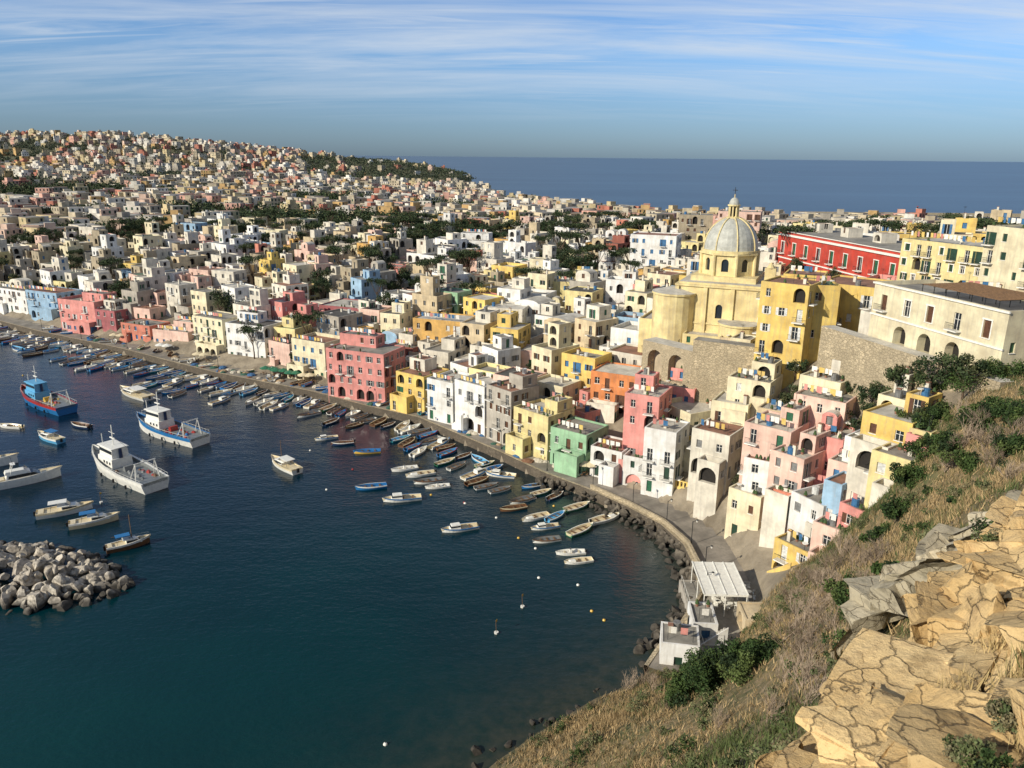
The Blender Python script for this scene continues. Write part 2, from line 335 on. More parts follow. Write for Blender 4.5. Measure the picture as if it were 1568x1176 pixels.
def house(A,B,zg,d,h,col,r,det=1,extra=None,down=6,name=None,dens=.85,trim=False,arch=.2,roof=None,annex=None,stair=None,ops_front=None,ph=None,sh=None):
    A=Vector((A[0],A[1])); B=Vector((B[0],B[1])); w=(B-A).length; ang=math.atan2(B.y-A.y,B.x-A.x)
    wall=WALL[col]; roofm=ROOFM[roof] if roof else ROOFM[r.choice(['grey','grey','grey','light','light','terra','dark','grey'] if r.random()<.95 else ['green'])]
    mb=MB(); k=r.random()
    block(mb,0,0,w,d,-down,h,wall,roofm,r,det,0,dens,trim=trim,arch=arch,ops_front=ops_front,ph=ph,sh=sh)
    if extra is None: extra=k<.55
    if extra and w>4 and d>4:
        pw=w*r.uniform(.35,.65); pd=d*r.uniform(.4,.6); px=r.choice([.35,w-pw-.35]); py=d-pd-.3
        wl=wall if r.random()<.7 else WALL['offwhite']
        if r.random()<.1:
            block(mb,px,py,pw,pd,h-.1,h+2.2,wl,roofm,r,det,h,.7,ph=.1,ground=False); vault(mb,px+.1,py+.1,pw-.2,pd-.2,h+2.25,min(1.0,pw*.3),ROOFM['light'],wl)
        else:
            eh=r.choice([2.6,2.6,3.0,5.4]) if det<2 else 2.6
            block(mb,px,py,pw,pd,h-.1,h+eh,wl,roofm,r,det,h,.8,ph=.3,ground=False); roofkit(mb,px,py,pw,pd,h+eh,r,det)
        if det>1 and d-pd>2.6: roofkit(mb,.2,.2,w-.4,d-pd-.8,h,r,det)
    elif .55<=k<.60 and w<9: vault(mb,.3,.3,w-.6,d-.6,h+.02,w*.16,ROOFM['light'],wall)
    elif w>3 and d>3: roofkit(mb,0,0,w,d,h,r,det)
    if annex is None: annex=(r.random()<.45 and det>0)
    if annex:
        aw=w*r.uniform(.45,.75); ax=r.choice([.3,w-aw-.3]); ah=3.0 if h>5.5 else h*.5
        block(mb,ax,-2.6,aw,2.58,-down,ah,wall if r.random()<.6 else WALL['offwhite'],ROOFM['grey'],r,det,0,.8,ph=.9,arch=.6)
    if stair is None: stair=(det>0 and not annex and h>5 and r.random()<.5)
    if stair: stairs(mb,.4,0,3.0,wall,1,1.3,-3)
    o=mb.obj(name or CN[col],(A.x,A.y,zg),ang)
    c=A+(B-A)*.5+Vector((-math.sin(ang),math.cos(ang)))*d*.5; occ(c.x,c.y,(w+d)/4)
    return o
# ------------------------------------------------------------------ ground sheet
def axis(segs):
    out=[segs[0][0]]
    for a,b,st in segs:
        x=a
        while x<b-1e-6: x=min(b,x+st); out.append(x)
    return np.array(out)
gx=axis([(-4200,-1500,150),(-1500,-600,26),(-600,-240,10),(-240,-16,3),(-16,70,1),(70,130,4),(130,700,20)])
gy=axis([(-120,0,6),(0,100,1),(100,300,3),(300,600,8),(600,1900,18),(1900,2750,80)])
def grid_mesh(name,gx,gy,zf,attrs,mat):
    X,Y=np.meshgrid(gx,gy); Zz=zf(X,Y); n,m=X.shape
    me=bpy.data.meshes.new(name); V=np.stack([X,Y,Zz],-1).reshape(-1,3)
    i=np.arange((n-1)*(m-1)); r_=i//(m-1); c_=i%(m-1); a=r_*m+c_
    Fq=np.stack([a,a+1,a+m+1,a+m],1)
    me.vertices.add(len(V)); me.vertices.foreach_set('co',V.ravel()); me.loops.add(len(Fq)*4); me.loops.foreach_set('vertex_index',Fq.ravel().astype(np.int32))
    me.polygons.add(len(Fq)); me.polygons.foreach_set('loop_start',np.arange(0,len(Fq)*4,4,dtype=np.int32)); me.polygons.foreach_set('use_smooth',np.ones(len(Fq),bool))
    me.update(); me.validate()
    for k,fn in attrs.items():
        at=me.attributes.new(k,'FLOAT','POINT'); at.data.foreach_set('value',fn(X,Y,Zz).ravel().astype(np.float32))
    me.materials.append(mat); return link(name,me)
m,nt,b=newmat('ground_surface')
at=N(nt,'ShaderNodeAttribute',attribute_name='hill'); af=N(nt,'ShaderNodeAttribute',attribute_name='farveg')
town=mixc(nt,tex(nt,.2,5,coord='Object'),lin((110,100,84)),lin((156,144,124)))
g1=mixc(nt,tex(nt,.35,6),lin((78,78,48)),lin((134,116,80)))
g2=mixc(nt,tex(nt,1.7,6,lo=.5,hi=.62),g1,lin((142,122,92)))
g3=mixc(nt,tex(nt,.12,4,lo=.56,hi=.66),g2,lin((74,84,48)))
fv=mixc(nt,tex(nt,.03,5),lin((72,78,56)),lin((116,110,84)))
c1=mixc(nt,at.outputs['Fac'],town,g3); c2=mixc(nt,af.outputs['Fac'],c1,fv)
geo=N(nt,'ShaderNodeNewGeometry'); sp=N(nt,'ShaderNodeSeparateXYZ'); nt.links.new(geo.outputs['Position'],sp.inputs[0])
mr=N(nt,'ShaderNodeMapRange'); nt.links.new(sp.outputs['Z'],mr.inputs[0]); mr.inputs[1].default_value=.2; mr.inputs[2].default_value=2.2; mr.inputs[3].default_value=1; mr.inputs[4].default_value=0
mm=N(nt,'ShaderNodeMath',operation='MULTIPLY'); nt.links.new(mr.outputs[0],mm.inputs[0]); nt.links.new(at.outputs['Fac'],mm.inputs[1])
c3=mixc(nt,mm.outputs[0],c2,lin((70,62,50)))
sn=N(nt,'ShaderNodeSeparateXYZ'); nt.links.new(geo.outputs['Normal'],sn.inputs[0])
ms=N(nt,'ShaderNodeMapRange'); nt.links.new(sn.outputs['Z'],ms.inputs[0]); ms.inputs[1].default_value=.78; ms.inputs[2].default_value=.88; ms.inputs[3].default_value=1; ms.inputs[4].default_value=0
mf=N(nt,'ShaderNodeMath',operation='MULTIPLY'); nt.links.new(ms.outputs[0],mf.inputs[0]); nt.links.new(af.outputs['Fac'],mf.inputs[1])
c4=mixc(nt,mf.outputs[0],c3,mixc(nt,tex(nt,.05,6),lin((96,86,68)),lin((146,132,104))))
nt.links.new(c4,b.inputs['Base Color']); b.inputs['Roughness'].default_value=.95
bump(nt,b,tex(nt,1.5,8,lo=0,hi=1),.8,.3)
def hillf(X,Y,Zz): return 1/(1+np.exp(-(f_hill(X)+4-Y)*1.2))
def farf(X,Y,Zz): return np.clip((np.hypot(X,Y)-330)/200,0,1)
grid_mesh('ground',gx,gy,terrain,{'hill':hillf,'farveg':farf},m)
# ------------------------------------------------------------------ water
m,nt,b=newmat('sea_water')
sa=N(nt,'ShaderNodeAttribute',attribute_name='shallow'); te=N(nt,'ShaderNodeAttribute',attribute_name='teal'); op=N(nt,'ShaderNodeAttribute',attribute_name='open')
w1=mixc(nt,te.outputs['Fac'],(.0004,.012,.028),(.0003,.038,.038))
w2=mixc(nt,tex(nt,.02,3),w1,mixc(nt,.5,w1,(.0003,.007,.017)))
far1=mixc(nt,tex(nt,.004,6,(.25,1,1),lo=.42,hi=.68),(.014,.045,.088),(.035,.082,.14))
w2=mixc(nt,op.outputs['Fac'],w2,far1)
w3=mixc(nt,sa.outputs['Fac'],w2,mixc(nt,tex(nt,.5,5),(.018,.03,.022),(.05,.05,.035)))
nt.links.new(w3,b.inputs['Base Color']); b.inputs['IOR'].default_value=1.33
mr=N(nt,'ShaderNodeMapRange'); nt.links.new(op.outputs['Fac'],mr.inputs[0]); mr.inputs[3].default_value=.04; mr.inputs[4].default_value=.32; nt.links.new(mr.outputs[0],b.inputs['Roughness'])
mr=N(nt,'ShaderNodeMapRange'); nt.links.new(op.outputs['Fac'],mr.inputs[0]); mr.inputs[3].default_value=.5; mr.inputs[4].default_value=.36; nt.links.new(mr.outputs[0],b.inputs['Specular IOR Level'])
tA=tex(nt,.9,4,(1,1.6,1),lo=0,hi=1); tB=tex(nt,.13,3,(1,2.0,1),lo=0,hi=1)
ad=N(nt,'ShaderNodeMath',operation='MULTIPLY_ADD'); nt.links.new(tB,ad.inputs[0]); ad.inputs[1].default_value=1.6; nt.links.new(tA,ad.inputs[2])
bump(nt,b,ad.outputs[0],.17,.5)
wx=axis([(-60000,-5000,11000),(-5000,-400,460),(-400,-60,10),(-60,60,4),(60,600,60),(600,5000,880),(5000,60000,11000)])
wy=axis([(-3000,-120,480),(-120,20,14),(20,130,4),(130,420,10),(420,3000,86),(3000,70000,6700)])
def shal(X,Y,Zz):
    d,ix=seginfo(X,Y); hs=(ix>=NL+15)&(ix<NL+NN+2)
    k=np.where(hs,7.0,2.0); return np.clip(np.exp(-np.abs(np.minimum(d+1.5,0))/k),0,1)*np.where(hs,.9,.5)
def teal(X,Y,Zz): return np.clip(1.05-(np.hypot(X+30,Y-40)-10)/110,0,1)
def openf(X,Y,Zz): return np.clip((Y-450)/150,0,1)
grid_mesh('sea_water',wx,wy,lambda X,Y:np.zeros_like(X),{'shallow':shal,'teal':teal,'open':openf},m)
# ------------------------------------------------------------------ quay
PAV=wallmat('quay_paving',(140,132,120),dirt=.35,rnd=0); QW=masonry('quay_wall_stone',(104,94,80),1.2)
cc=[Vector((p.x,p.y)) for p in coast[:24]]
nrm=[]
for i in range(len(cc)):
    a=cc[max(0,i-1)]; b_=cc[min(len(cc)-1,i+1)]; t=(b_-a).normalized(); nrm.append(Vector((-t.y,t.x)))
mb=MB(); 
for i in range(len(cc)-1):
    def q(k,d,z): p=cc[k]+nrm[k]*d; return (p.x,p.y,z)
    mb.poly([q(i,.5,1.75),q(i+1,.5,1.75),q(i+1,8.3,1.75),q(i,8.3,1.75)],PAV)
    mb.poly([q(i,0,-4),q(i+1,0,-4),q(i+1,0,1.87),q(i,0,1.87)],QW)
    mb.poly([q(i,0,1.87),q(i+1,0,1.87),q(i+1,.5,1.87),q(i,.5,1.87)],STONEW)
    mb.poly([q(i,.5,1.87),q(i+1,.5,1.87),q(i+1,.5,1.75),q(i,.5,1.75)],STONEW)
mb.obj('quay')
def wall_line(name,pts,th,m,cap=None):
    mb=MB()
    for i in range(len(pts)-1):
        a,b_=pts[i],pts[i+1]; d=Vector((b_[0]-a[0],b_[1]-a[1])).normalized(); n=Vector((-d.y,d.x))*th
        bo=[(a[0],a[1],a[2]),(b_[0],b_[1],b_[2]),(b_[0]+n.x,b_[1]+n.y,b_[2]),(a[0]+n.x,a[1]+n.y,a[2])]
        to=[(p[0],p[1],z) for p,z in zip(bo,(a[3],b_[3],b_[3],a[3]))]
        mb.hexa(bo,to,m,cap)
    return mb.obj(name)
wall_line('sea_wall_parapet',[((cc[i]+nrm[i]*.55).x,(cc[i]+nrm[i]*.55).y,1.7,2.6) for i in range(15,22)],.4,STONEW)
# ------------------------------------------------------------------ landmark buildings
r=random.Random(5)
def top_house(uL,vL,uR,vR,tL,tR,h,d,col,det=2,**k):
    a=S(uL,vL,t=tL); b_=S(uR,vR,t=tR); zt=(a.z+b_.z)/2
    return house(a,b_,zt-h,d,h-.3,col,r,det,down=12,ph=k.pop('ph',.3),**k)
def church():
    mb=MB(); C=WALL['church']; GD=simple('dome_lead',(176,176,166),.6,.2,1.2); r=random.Random(3)
    ops=[(8.5,9.9,8,11,'arch',GLASS,None,.4),(3,4,3,4.8,'w',GLASS)]
    facade(mb,(-9,-9),(1,0),(0,-1),18,-8,14.5,ops,C); facade(mb,(9,-9),(0,1),(1,0),20,-8,14.5,[(9,10.4,8,11,'arch',GLASS,None,.4)],C)
    facade(mb,(9,11),(-1,0),(0,1),18,-8,14.5,[],C); facade(mb,(-9,11),(0,-1),(-1,0),20,-8,14.5,[(9,10.4,8,11,'arch',GLASS,None,.4)],C)
    mb.poly([(-9,-9,14.45),(9,-9,14.45),(9,11,14.45),(-9,11,14.45)],ROOFM['light'])
    mb.box(-9.35,9.35,-9.35,11.35,14.5,14.9,C); mb.box(-8.6,8.6,-8.6,10.6,14.9,15.3,C,ROOFM['light'])
    for x in (-9.2,-3.2,2.4,8.4): mb.box(x,x+.8,-9.5,-9.0,-6,14.45,C)
    mb.box(-9.1,9.1,-9.22,-9.0,6.6,7.0,C)
    mb.cyl(-9.5,-8,-9,12.6,4.6,4.6,C,20,ROOFM['light']); mb.cyl(-9.5,-8,12.6,13.0,4.9,4.9,C,20,ROOFM['light']); mb.cyl(-9.5,-8,13.0,14.0,4.4,1.0,ROOFM['light'],20)
    mb.cyl(5,-11,-9,7.6,4.2,4.2,C,20,ROOFM['light']); mb.cyl(5,-11,7.6,8,4.5,4.5,C,20,ROOFM['light'])
    block(mb,-17,-8,5.5,12,-9,6,C,ROOFM['light'],r,1,0,.6,ph=.4)
    block(mb,-6,-14,9,5,-9,4.8,C,ROOFM['light'],r,1,0,.5,ph=.4)
    mb.box(-6.8,6.8,-5.8,7.8,15.3,16.4,C)
    n=8; R0=6.0; zc=1.0
    for k in range(n):
        a0=math.pi/8+k*math.pi/4; a1=a0+math.pi/4
        p=Vector((R0*math.cos(a0),zc+R0*math.sin(a0))); q=Vector((R0*math.cos(a1),zc+R0*math.sin(a1))); ux=(q-p).normalized(); wn=(q-p).length; nn=(ux.y,-ux.x)
        facade(mb,(p.x,p.y),(ux.x,ux.y),nn,wn,16.4,20.8,[(wn/2-.75,wn/2+.75,17.3,20.0,'arch',GLASS,None,.4)],C)
        mb.cyl(p.x*1.02,zc+(p.y-zc)*1.02,16.4,20.8,.42,.42,C,8)
    mb.cyl(0,zc,20.8,21.2,6.6,6.6,C,8,a0=math.pi/8); mb.cyl(0,zc,21.2,21.7,6.2,6.2,C,32)
    mb.dome(0,zc,21.7,5.75,6.8,GD,32,12,.93)
    for k in range(8):
        a=k*math.pi/4+math.pi/8; pr=None
        for j in range(13):
            e=math.pi/2*.93*j/12; P=Vector(((5.85)*math.cos(e)*math.cos(a),zc+5.85*math.cos(e)*math.sin(a),21.7+6.9*math.sin(e)))
            if pr is not None: mb.rod(pr,P,.16,C,4)
            pr=P
    zl=28.1
    mb.cyl(0,zc,zl-.2,zl+.4,1.5,1.5,C,16)
    for k in range(8):
        a=k*math.pi/4; mb.cyl(.95*math.cos(a),zc+.95*math.sin(a),zl+.4,zl+2.7,.2,.2,C,6)
    mb.cyl(0,zc,zl+.4,zl+2.7,.6,.6,DARK,8); mb.cyl(0,zc,zl+2.7,zl+3.0,1.35,1.35,C,16); mb.dome(0,zc,zl+3.0,1.1,1.5,GD,16,6); mb.cyl(0,zc,zl+4.4,zl+5.2,.16,.1,C,6)
    mb.rod((0,zc,zl+5.1),(0,zc,zl+6.6),.07,IRON,5); mb.rod((-.5,zc,zl+6.0),(.5,zc,zl+6.0),.07,IRON,5)
    mb.box(8.2,10.4,-4,-2.8,14.5,18.6,C); mb.cyl(9.3,-3.4,18.6,19.8,.9,.1,C,8)
    p=S(1117,385,t=168); ang=-.42
    mb.obj('domed_church',(p.x,p.y,p.z-21.2),ang); occ(p.x,p.y,13); occ(p.x-12,p.y-6,7); return p
pc=church()
def lm(name,uL,vL,uR,vR,tL,tR,h,d,col,**k): return top_house(uL,vL,uR,vR,tL,tR,h,d,col,name=name,**k)
lm('yellow_house',1166,430,1240,438,136,131,16,9,'yellow',dens=.8,extra=False,annex=False,stair=False,roof='terra')
lm('yellow_house',1240,438,1288,436,134,133,13.5,12,'yellow',dens=.6,extra=False,annex=False,stair=False)
lm('yellow_house',1248,432,1342,440,143,136,11,12,'yellow',dens=.6,extra=False,annex=False,stair=False,roof='terra')
lm('yellow_house',1200,418,1262,424,146,143,13,8,'yellow',dens=.7,extra=False,annex=False,stair=False)
# red palazzo
a=S(1193,352,t=212); b_=S(1384,388,t=163); w=(Vector((a.x,a.y))-Vector((b_.x,b_.y))).length
ops=[]; n=9
for i in range(n):
    cx=w*(i+.5)/n
    ops.append((cx-.75,cx+.75,6.6,9.6,'trim',SHUT['green'] if i%3 else GLASS)); ops.append((cx-.7,cx+.7,1.4,3.9,'trim',SHUT['dkgreen']))
mb=MB(); rr=random.Random(2)
block(mb,0,0,w,14,-8,12,WALL['palazzo'],ROOFM['terra'],rr,1,0,.7,ph=.25,trim=True,ops_front=ops)
mb.box(-.35,w+.35,-.4,-.004,11.2,11.7,TRIM); mb.box(-.2,w+.2,-.22,-.003,5.2,5.5,TRIM); mb.box(-.3,w+.3,-.3,14.3,12.3,12.5,TRIM,ROOFM['grey'])
for i in range(n):
    cx=w*(i+.5)/n; mb.box(cx-1.2,cx+1.2,-.9,-.003,6.35,6.5,TRIM); mb.box(cx-1.15,cx+1.15,-.88,-.84,7.4,7.45,IRON)
    for k in range(13): mb.box(cx-1.15+.19*k,cx-1.12+.19*k,-.87,-.85,6.5,7.4,IRON)
for k in range(4):
    x=w*(k+.5)/4; block(mb,x,6,3.2,4,12.4,14.6,WALL['offwhite'],ROOFM['terra'],rr,1,12.5,.6,ph=.15,ground=False)
mb.obj('red_palazzo',(a.x,a.y,(a.z+b_.z)/2-12.3),math.atan2(b_.y-a.y,b_.x-a.x)); 
for k in range(5):
    q=a.lerp(b_,k/4); occ(q.x+7,q.y+2,8)
# cream arcaded building on the right
a=S(1340,436,t=118); b_=S(1548,470,t=95); w=math.hypot(a.x-b_.x,a.y-b_.y)
ops=[]
for i,cx in enumerate([w*.1,w*.3,w*.48,w*.68,w*.88]):
    ops.append((cx-.6,cx+.6,5.2,7.5,'balc' if i in(0,3) else 'trim',GLASS if i%2 else SHUT['brown']))
for cx in (w*.27,w*.47,w*.68): ops.append((cx-1.25,cx+1.25,.7,3.5,'arch',DARK,None,1.4))
mb=MB(); block(mb,0,0,w,11,-5,8.6,WALL['cream'],ROOFM['grey'],rr,2,0,.5,ph=.6,ops_front=ops)
mb.box(-.1,w+.1,-.18,-.003,4.2,4.45,TRIM); mb.box(-.2,w+.2,-.25,-.003,8.9,9.15,TRIM)
block(mb,-5.5,2.5,5.3,8,-5,3.2,WALL['offwhite'],ROOFM['light'],rr,2,0,.8,ph=.4)
for i in range(7):
    x=w*.35+i*2.2
    for y in (1,5,9): mb.rod((x,y,8.6),(x,y,10.0),.05,IRON,4)
    mb.rod((x,.8,10.0),(x,9.2,10.0),.05,IRON,4)
for k in range(28): mb.box(w*.35,w*.35+13.4,.9+k*.3,.98+k*.3,10.05,10.13,WOOD)
zc_=(a.z+b_.z)/2-9.2; ang=math.atan2(b_.y-a.y,b_.x-a.x); mb.obj('cream_arcaded_house',(a.x,a.y,zc_),ang)
for k in range(5):
    q=a.lerp(b_,k/4); occ(q.x+5,q.y+2,6)
ux=Vector((math.cos(ang),math.sin(ang))); nn=Vector((math.sin(ang),-math.cos(ang)))
p0=Vector((a.x,a.y))-ux*8+nn*2.6; p1=Vector((a.x,a.y))+ux*(w+3)+nn*2.6
wall_line('stone_retaining_wall',[(p0.x,p0.y,18,zc_+.7),(p1.x,p1.y,22,zc_+1.1)],2.4,STONEW,ROOFM['light'])
wallbase=[(p0+(p1-p0)*f+nn*1.6) for f in (.15,.3,.45,.6,.75,.9)]
lm('cream_palazzo',1382,366,1512,378,156,140,12,12,'paleyellow',dens=.95,trim=True,extra=False,annex=False,stair=False,arch=0,sh=SHUT['dkgreen'],roof='light')
lm('pale_house',1512,346,1600,352,137,127,16,12,'cream',dens=.7,extra=False,annex=False,stair=False)
lm('pale_pink_house',1100,322,1165,326,290,285,12,12,'palepink',dens=.7,extra=False,annex=False)
lm('stone_house',1040,328,1092,330,300,297,11,12,'stone',dens=.6,extra=False,annex=False)
lm('white_house',966,358,1036,362,255,250,17,11,'white',dens=.9,extra=False,annex=False,stair=False)
q0=S(1062,520,t=148); q1=S(1180,535,t=141); wall_line('church_retaining_wall',[(q0.x,q0.y,6,q0.z),(q1.x,q1.y,8,q1.z)],3,STONEW,ROOFM['grey'])
q0=S(985,520,t=158); q1=S(1060,545,t=149); 
mb=MB(); w=math.hypot(q1.x-q0.x,q1.y-q0.y)
facade(mb,(0,0),(1,0),(0,-1),w,-14,0,[(w*.12,w*.42,-7,-1.5,'arch',WALL['stone'],None,2),(w*.55,w*.85,-7,-1.5,'arch',WALL['stone'],None,2)],STONEW); facade(mb,(w,0),(0,1),(1,0),4,-14,0,[],STONEW)
mb.poly([(0,0,0),(w,0,0),(w,4,0),(0,4,0)],ROOFM['light']); mb.obj('arched_retaining_wall',(q0.x,q0.y,q0.z),math.atan2(q1.y-q0.y,q1.x-q0.x))
def base_house(uL,vL,uR,vR,z,d,h,col,**k):
    a=S(uL,vL,z=z); b_=S(uR,vR,z=z); return house(a,b_,z,d,h,col,r,2,**k)
for L in [(95,503,150,510,2,10,9.5,'pink'),(150,511,180,515,2,9,8,'mauve'),(45,482,92,489,3,10,9,'blue'),(2,474,44,481,3,9,8,'white'),(-60,468,-2,474,3,9,8,'cream'),(188,520,232,527,2,8,5.5,'coral'),(236,528,290,534,2,8,4.5,'palepink'),
  (300,538,345,547,2,9,11,'cream'),(350,549,408,557,2,9,10.5,'white'),(414,562,446,570,2,8,7,'palepink'),(450,574,500,584,2,9,9.5,'cream'),
  (608,622,650,633,2,9,8.5,'yellow'),(655,640,694,650,2,9,9,'white'),(697,652,742,667,2,9,10,'white'),(745,669,782,684,2,8,11.5,'grey'),(786,686,838,705,2,8,8.5,'paleyellow'),
  (842,708,896,724,2,8,7.2,'green'),(903,726,950,738,2,7,5.5,'white'),(952,740,985,747,2,7,5,'white'),(988,748,1018,752,2.2,7,4.3,'pink')]:
    base_house(*L[:8])
base_house(503,605,590,618,2,10,12,'pink',extra=True,annex=False,stair=False,arch=.5,dens=1)
for L in [(597,528,632,533,207,203,13,9,'brick'),(632,488,708,492,207,202,20,10,'ochre'),(488,468,586,474,240,232,16,13,'mauve'),(546,420,640,424,290,285,12,13,'pink'),
  (905,568,998,580,163,157,10,9,'orange'),(957,602,1010,608,142,139,16,8,'pink'),(1000,588,1064,596,153,149,11,9,'pink'),(987,655,1036,662,136,133,12,7,'white'),
  (836,430,912,434,240,237,10,11,'paleyellow'),(915,452,968,455,232,230,9,10,'blue'),(286,394,360,399,335,328,14,11,'yellow'),(255,433,285,436,310,307,11,10,'ochre'),
  (66,330,130,333,480,475,11,14,'coral'),(0,325,60,328,490,485,10,14,'pink'),(487,352,530,354,430,428,13,12,'ochre'),(420,398,470,401,360,355,12,12,'stone'),
  (1140,648,1212,660,120,115,15,8,'palepink'),(1216,604,1296,616,121,116,9,9,'palepink'),(1322,628,1398,650,102,97,7,8,'yellow'),(1335,690,1400,706,97,93,7,8,'paleyellow'),(1268,706,1330,716,109,105,10,8,'palepink'),
  (1212,755,1262,772,109,104,10,8,'white'),(1286,770,1322,782,101,98,13,6,'pink'),(1186,826,1244,846,108,103,5.5,6,'yellow'),(1116,748,1166,760,121,117,8,7,'cream'),
  (1330,740,1385,752,99,95,12,7,'pink'),(1180,690,1232,702,114,110,9,8,'palepink'),(1262,735,1290,742,104,102,12,5,'blue'),(1060,655,1118,668,130,126,8,8,'offwhite'),(1115,575,1180,588,134,130,9,7,'cream'),
  (1225,575,1288,585,125,120,8,7,'cream'),(1090,612,1146,622,134,131,8,7,'cream'),(1160,624,1208,632,128,125,8,7,'tan'),(1345,604,1402,616,107,103,6,7,'cream'),
  (1240,664,1292,674,115,112,9,7,'pink'),(1294,668,1338,678,108,105,10,7,'white'),(1180,748,1212,756,114,112,8,6,'coral'),(1245,800,1290,812,103,100,7,6,'palepink'),(1385,720,1420,730,91,89,8,6,'palepink'),(1140,700,1180,708,119,117,6,6,'white'),
  (1290,830,1330,842,96,93,7,6,'pink'),(1330,800,1366,812,94,91,8,5,'palepink'),(1388,664,1430,674,97,94,7,6,'pink'),
  (660,365,745,370,330,325,11,12,'white'),(740,470,800,474,215,212,10,10,'offwhite'),(700,395,730,397,300,298,10,9,'coral'),(800,420,828,424,262,258,12,9,'red')]:
    top_house(*L)
# ------------------------------------------------------------------ filling houses
def pick(r,zone):
    if zone=='near': 
        return r.choices(['white','offwhite','cream','tan','pink','palepink','yellow','paleyellow','ochre','coral','blue','green','orange','grey','stone','red'],[22,14,14,7,6,9,5,8,3,2,3,.6,1,8,3,.6])[0]
    return r.choices(['white','offwhite','cream','tan','pink','palepink','yellow','paleyellow','ochre','coral','blue','grey','stone','brick'],[20,18,17,12,2,6,2,6,3,2,1,10,8,.7])[0]
base_ang=math.atan2(-.62,.78); e1=Vector((.78,-.62)); e2=Vector((.62,.78))
cand=[]
for j in range(-12,60):
    for i in range(-60,50):
        o=Vector((-40,190))+e1*(i*8.6+(j%2)*4.0)+e2*(j*8.8)
        x=o.x+R.uniform(-1.6,1.6); y=o.y+R.uniform(-1.6,1.6); cand.append((x,y))
CX=np.array([c[0] for c in cand]); CY=np.array([c[1] for c in cand])
dd,ii=seginfo(CX,CY); zz=terrain(CX,CY)
park=snoise(CX,CY,.03,21); cnt=0
PARKS=[]
for u,v,z,ra in [(460,340,22,40),(540,340,20,36),(600,348,18,26),(400,335,22,30),(60,300,24,50),(-10,285,28,60),(150,295,26,35),(210,365,19,18),(30,380,16,14),(760,350,18,18),(620,372,17,15),(700,430,15,10),(880,437,17,11),(300,328,22,20),(500,308,22,40),(250,275,30,45),(690,322,18,28),(350,372,18,12),(120,335,20,18),(850,372,18,12),(1000,375,20,12)]:
    p=S(u,v,z=z); PARKS.append((p.x,p.y,ra))
def inpark(x,y): return any((x-a)**2+(y-b)**2<c*c for a,b,c in PARKS)
order=sorted(range(len(cand)),key=lambda k:CX[k]**2+CY[k]**2)
gaps=[]
for k in order:
    x,y=CX[k],CY[k]; dist=math.hypot(x,y)
    if dd[k]<11 or dist>440 or y<f_hill(x)+6 or x>150 and dist<120: continue
    if abs(x)>y*.74+25: continue
    w=R.uniform(6.4,9.6); d=R.uniform(6.4,9.6)
    if inpark(x,y): gaps.append((x,y)); gaps.append((x+4.2,y+3)); continue
    if not free(x,y,(w+d)/4): gaps.append((x,y)); continue
    if dist>240 and park[k]>.34: gaps.append((x,y)); gaps.append((x+4,y+2)); continue
    if R.random()<(.04 if dist<250 else .10): gaps.append((x,y)); continue
    det=2 if dist<165 else (1 if dist<300 else 0)
    n=R.choices([1,2,3],[32,50,18] if dist<200 else [32,45,23])[0]
    h=n*3.05+R.uniform(-.2,.9)
    if x>40 and dist<200: h=min(h,6.2)
    if 48<x<100 and 122<y<205: h=2.9
    ang=base_ang+R.choice([0,0,0,.25,-.2,.12])+R.uniform(-.08,.08)
    if x>25 and dist<150: ang-=.35
    ex=Vector((math.cos(ang),math.sin(ang))); ey=Vector((-ex.y,ex.x)); c=Vector((x,y))
    A=c-ex*w/2-ey*d/2; B=A+ex*w
    zf=Z(c.x-ey.x*d/2,c.y-ey.y*d/2); zg=zf*.5+zz[k]*.5
    house(A,B,zg,d,h,pick(R,'near' if dist<260 else 'mid'),R,det,down=7,extra=False if h<3 else None,annex=False if h<3 else None); cnt+=1
print('houses',cnt)
# ------------------------------------------------------------------ merged coloured quads
def quads_obj(name,V,C,mat,loc=(0,0,0),link_=True):
    V=np.asarray(V,float); n,k=V.shape[0],V.shape[1]
    me=bpy.data.meshes.new(name); me.vertices.add(n*k); me.vertices.foreach_set('co',V.ravel()); me.loops.add(n*k); me.loops.foreach_set('vertex_index',np.arange(n*k,dtype=np.int32))
    me.polygons.add(n); me.polygons.foreach_set('loop_start',np.arange(0,n*k,k,dtype=np.int32)); me.update(); me.validate()
    ca=me.color_attributes.new('col','FLOAT_COLOR','POINT'); cc_=np.ones((n,k,4)); cc_[:,:,:3]=np.asarray(C)[:,None,:]; ca.data.foreach_set('color',cc_.ravel().astype(np.float32))
    me.materials.append(mat)
    return link(name,me,loc) if link_ else me
def vcolmat(name,rough=.85,var=.3,scale=1.0):
    m,nt,b=newmat(name); a=N(nt,'ShaderNodeAttribute',attribute_name='col'); t=tex(nt,scale,4)
    c=mixc(nt,t,(1-var,)*3,(1+var*.3,)*3); nt.links.new(mixc(nt,1.0,a.outputs['Color'],c,'MULTIPLY'),b.inputs['Base Color']); b.inputs['Roughness'].default_value=rough
    b.inputs['Specular IOR Level'].default_value=.25
    return m
LEAF=vcolmat('foliage',.8,scale=.7); TOWNM=vcolmat('distant_plaster',.9,scale=.25)
VV=[];CC=[]
def dq(p,c): VV.append(p); CC.append(c)
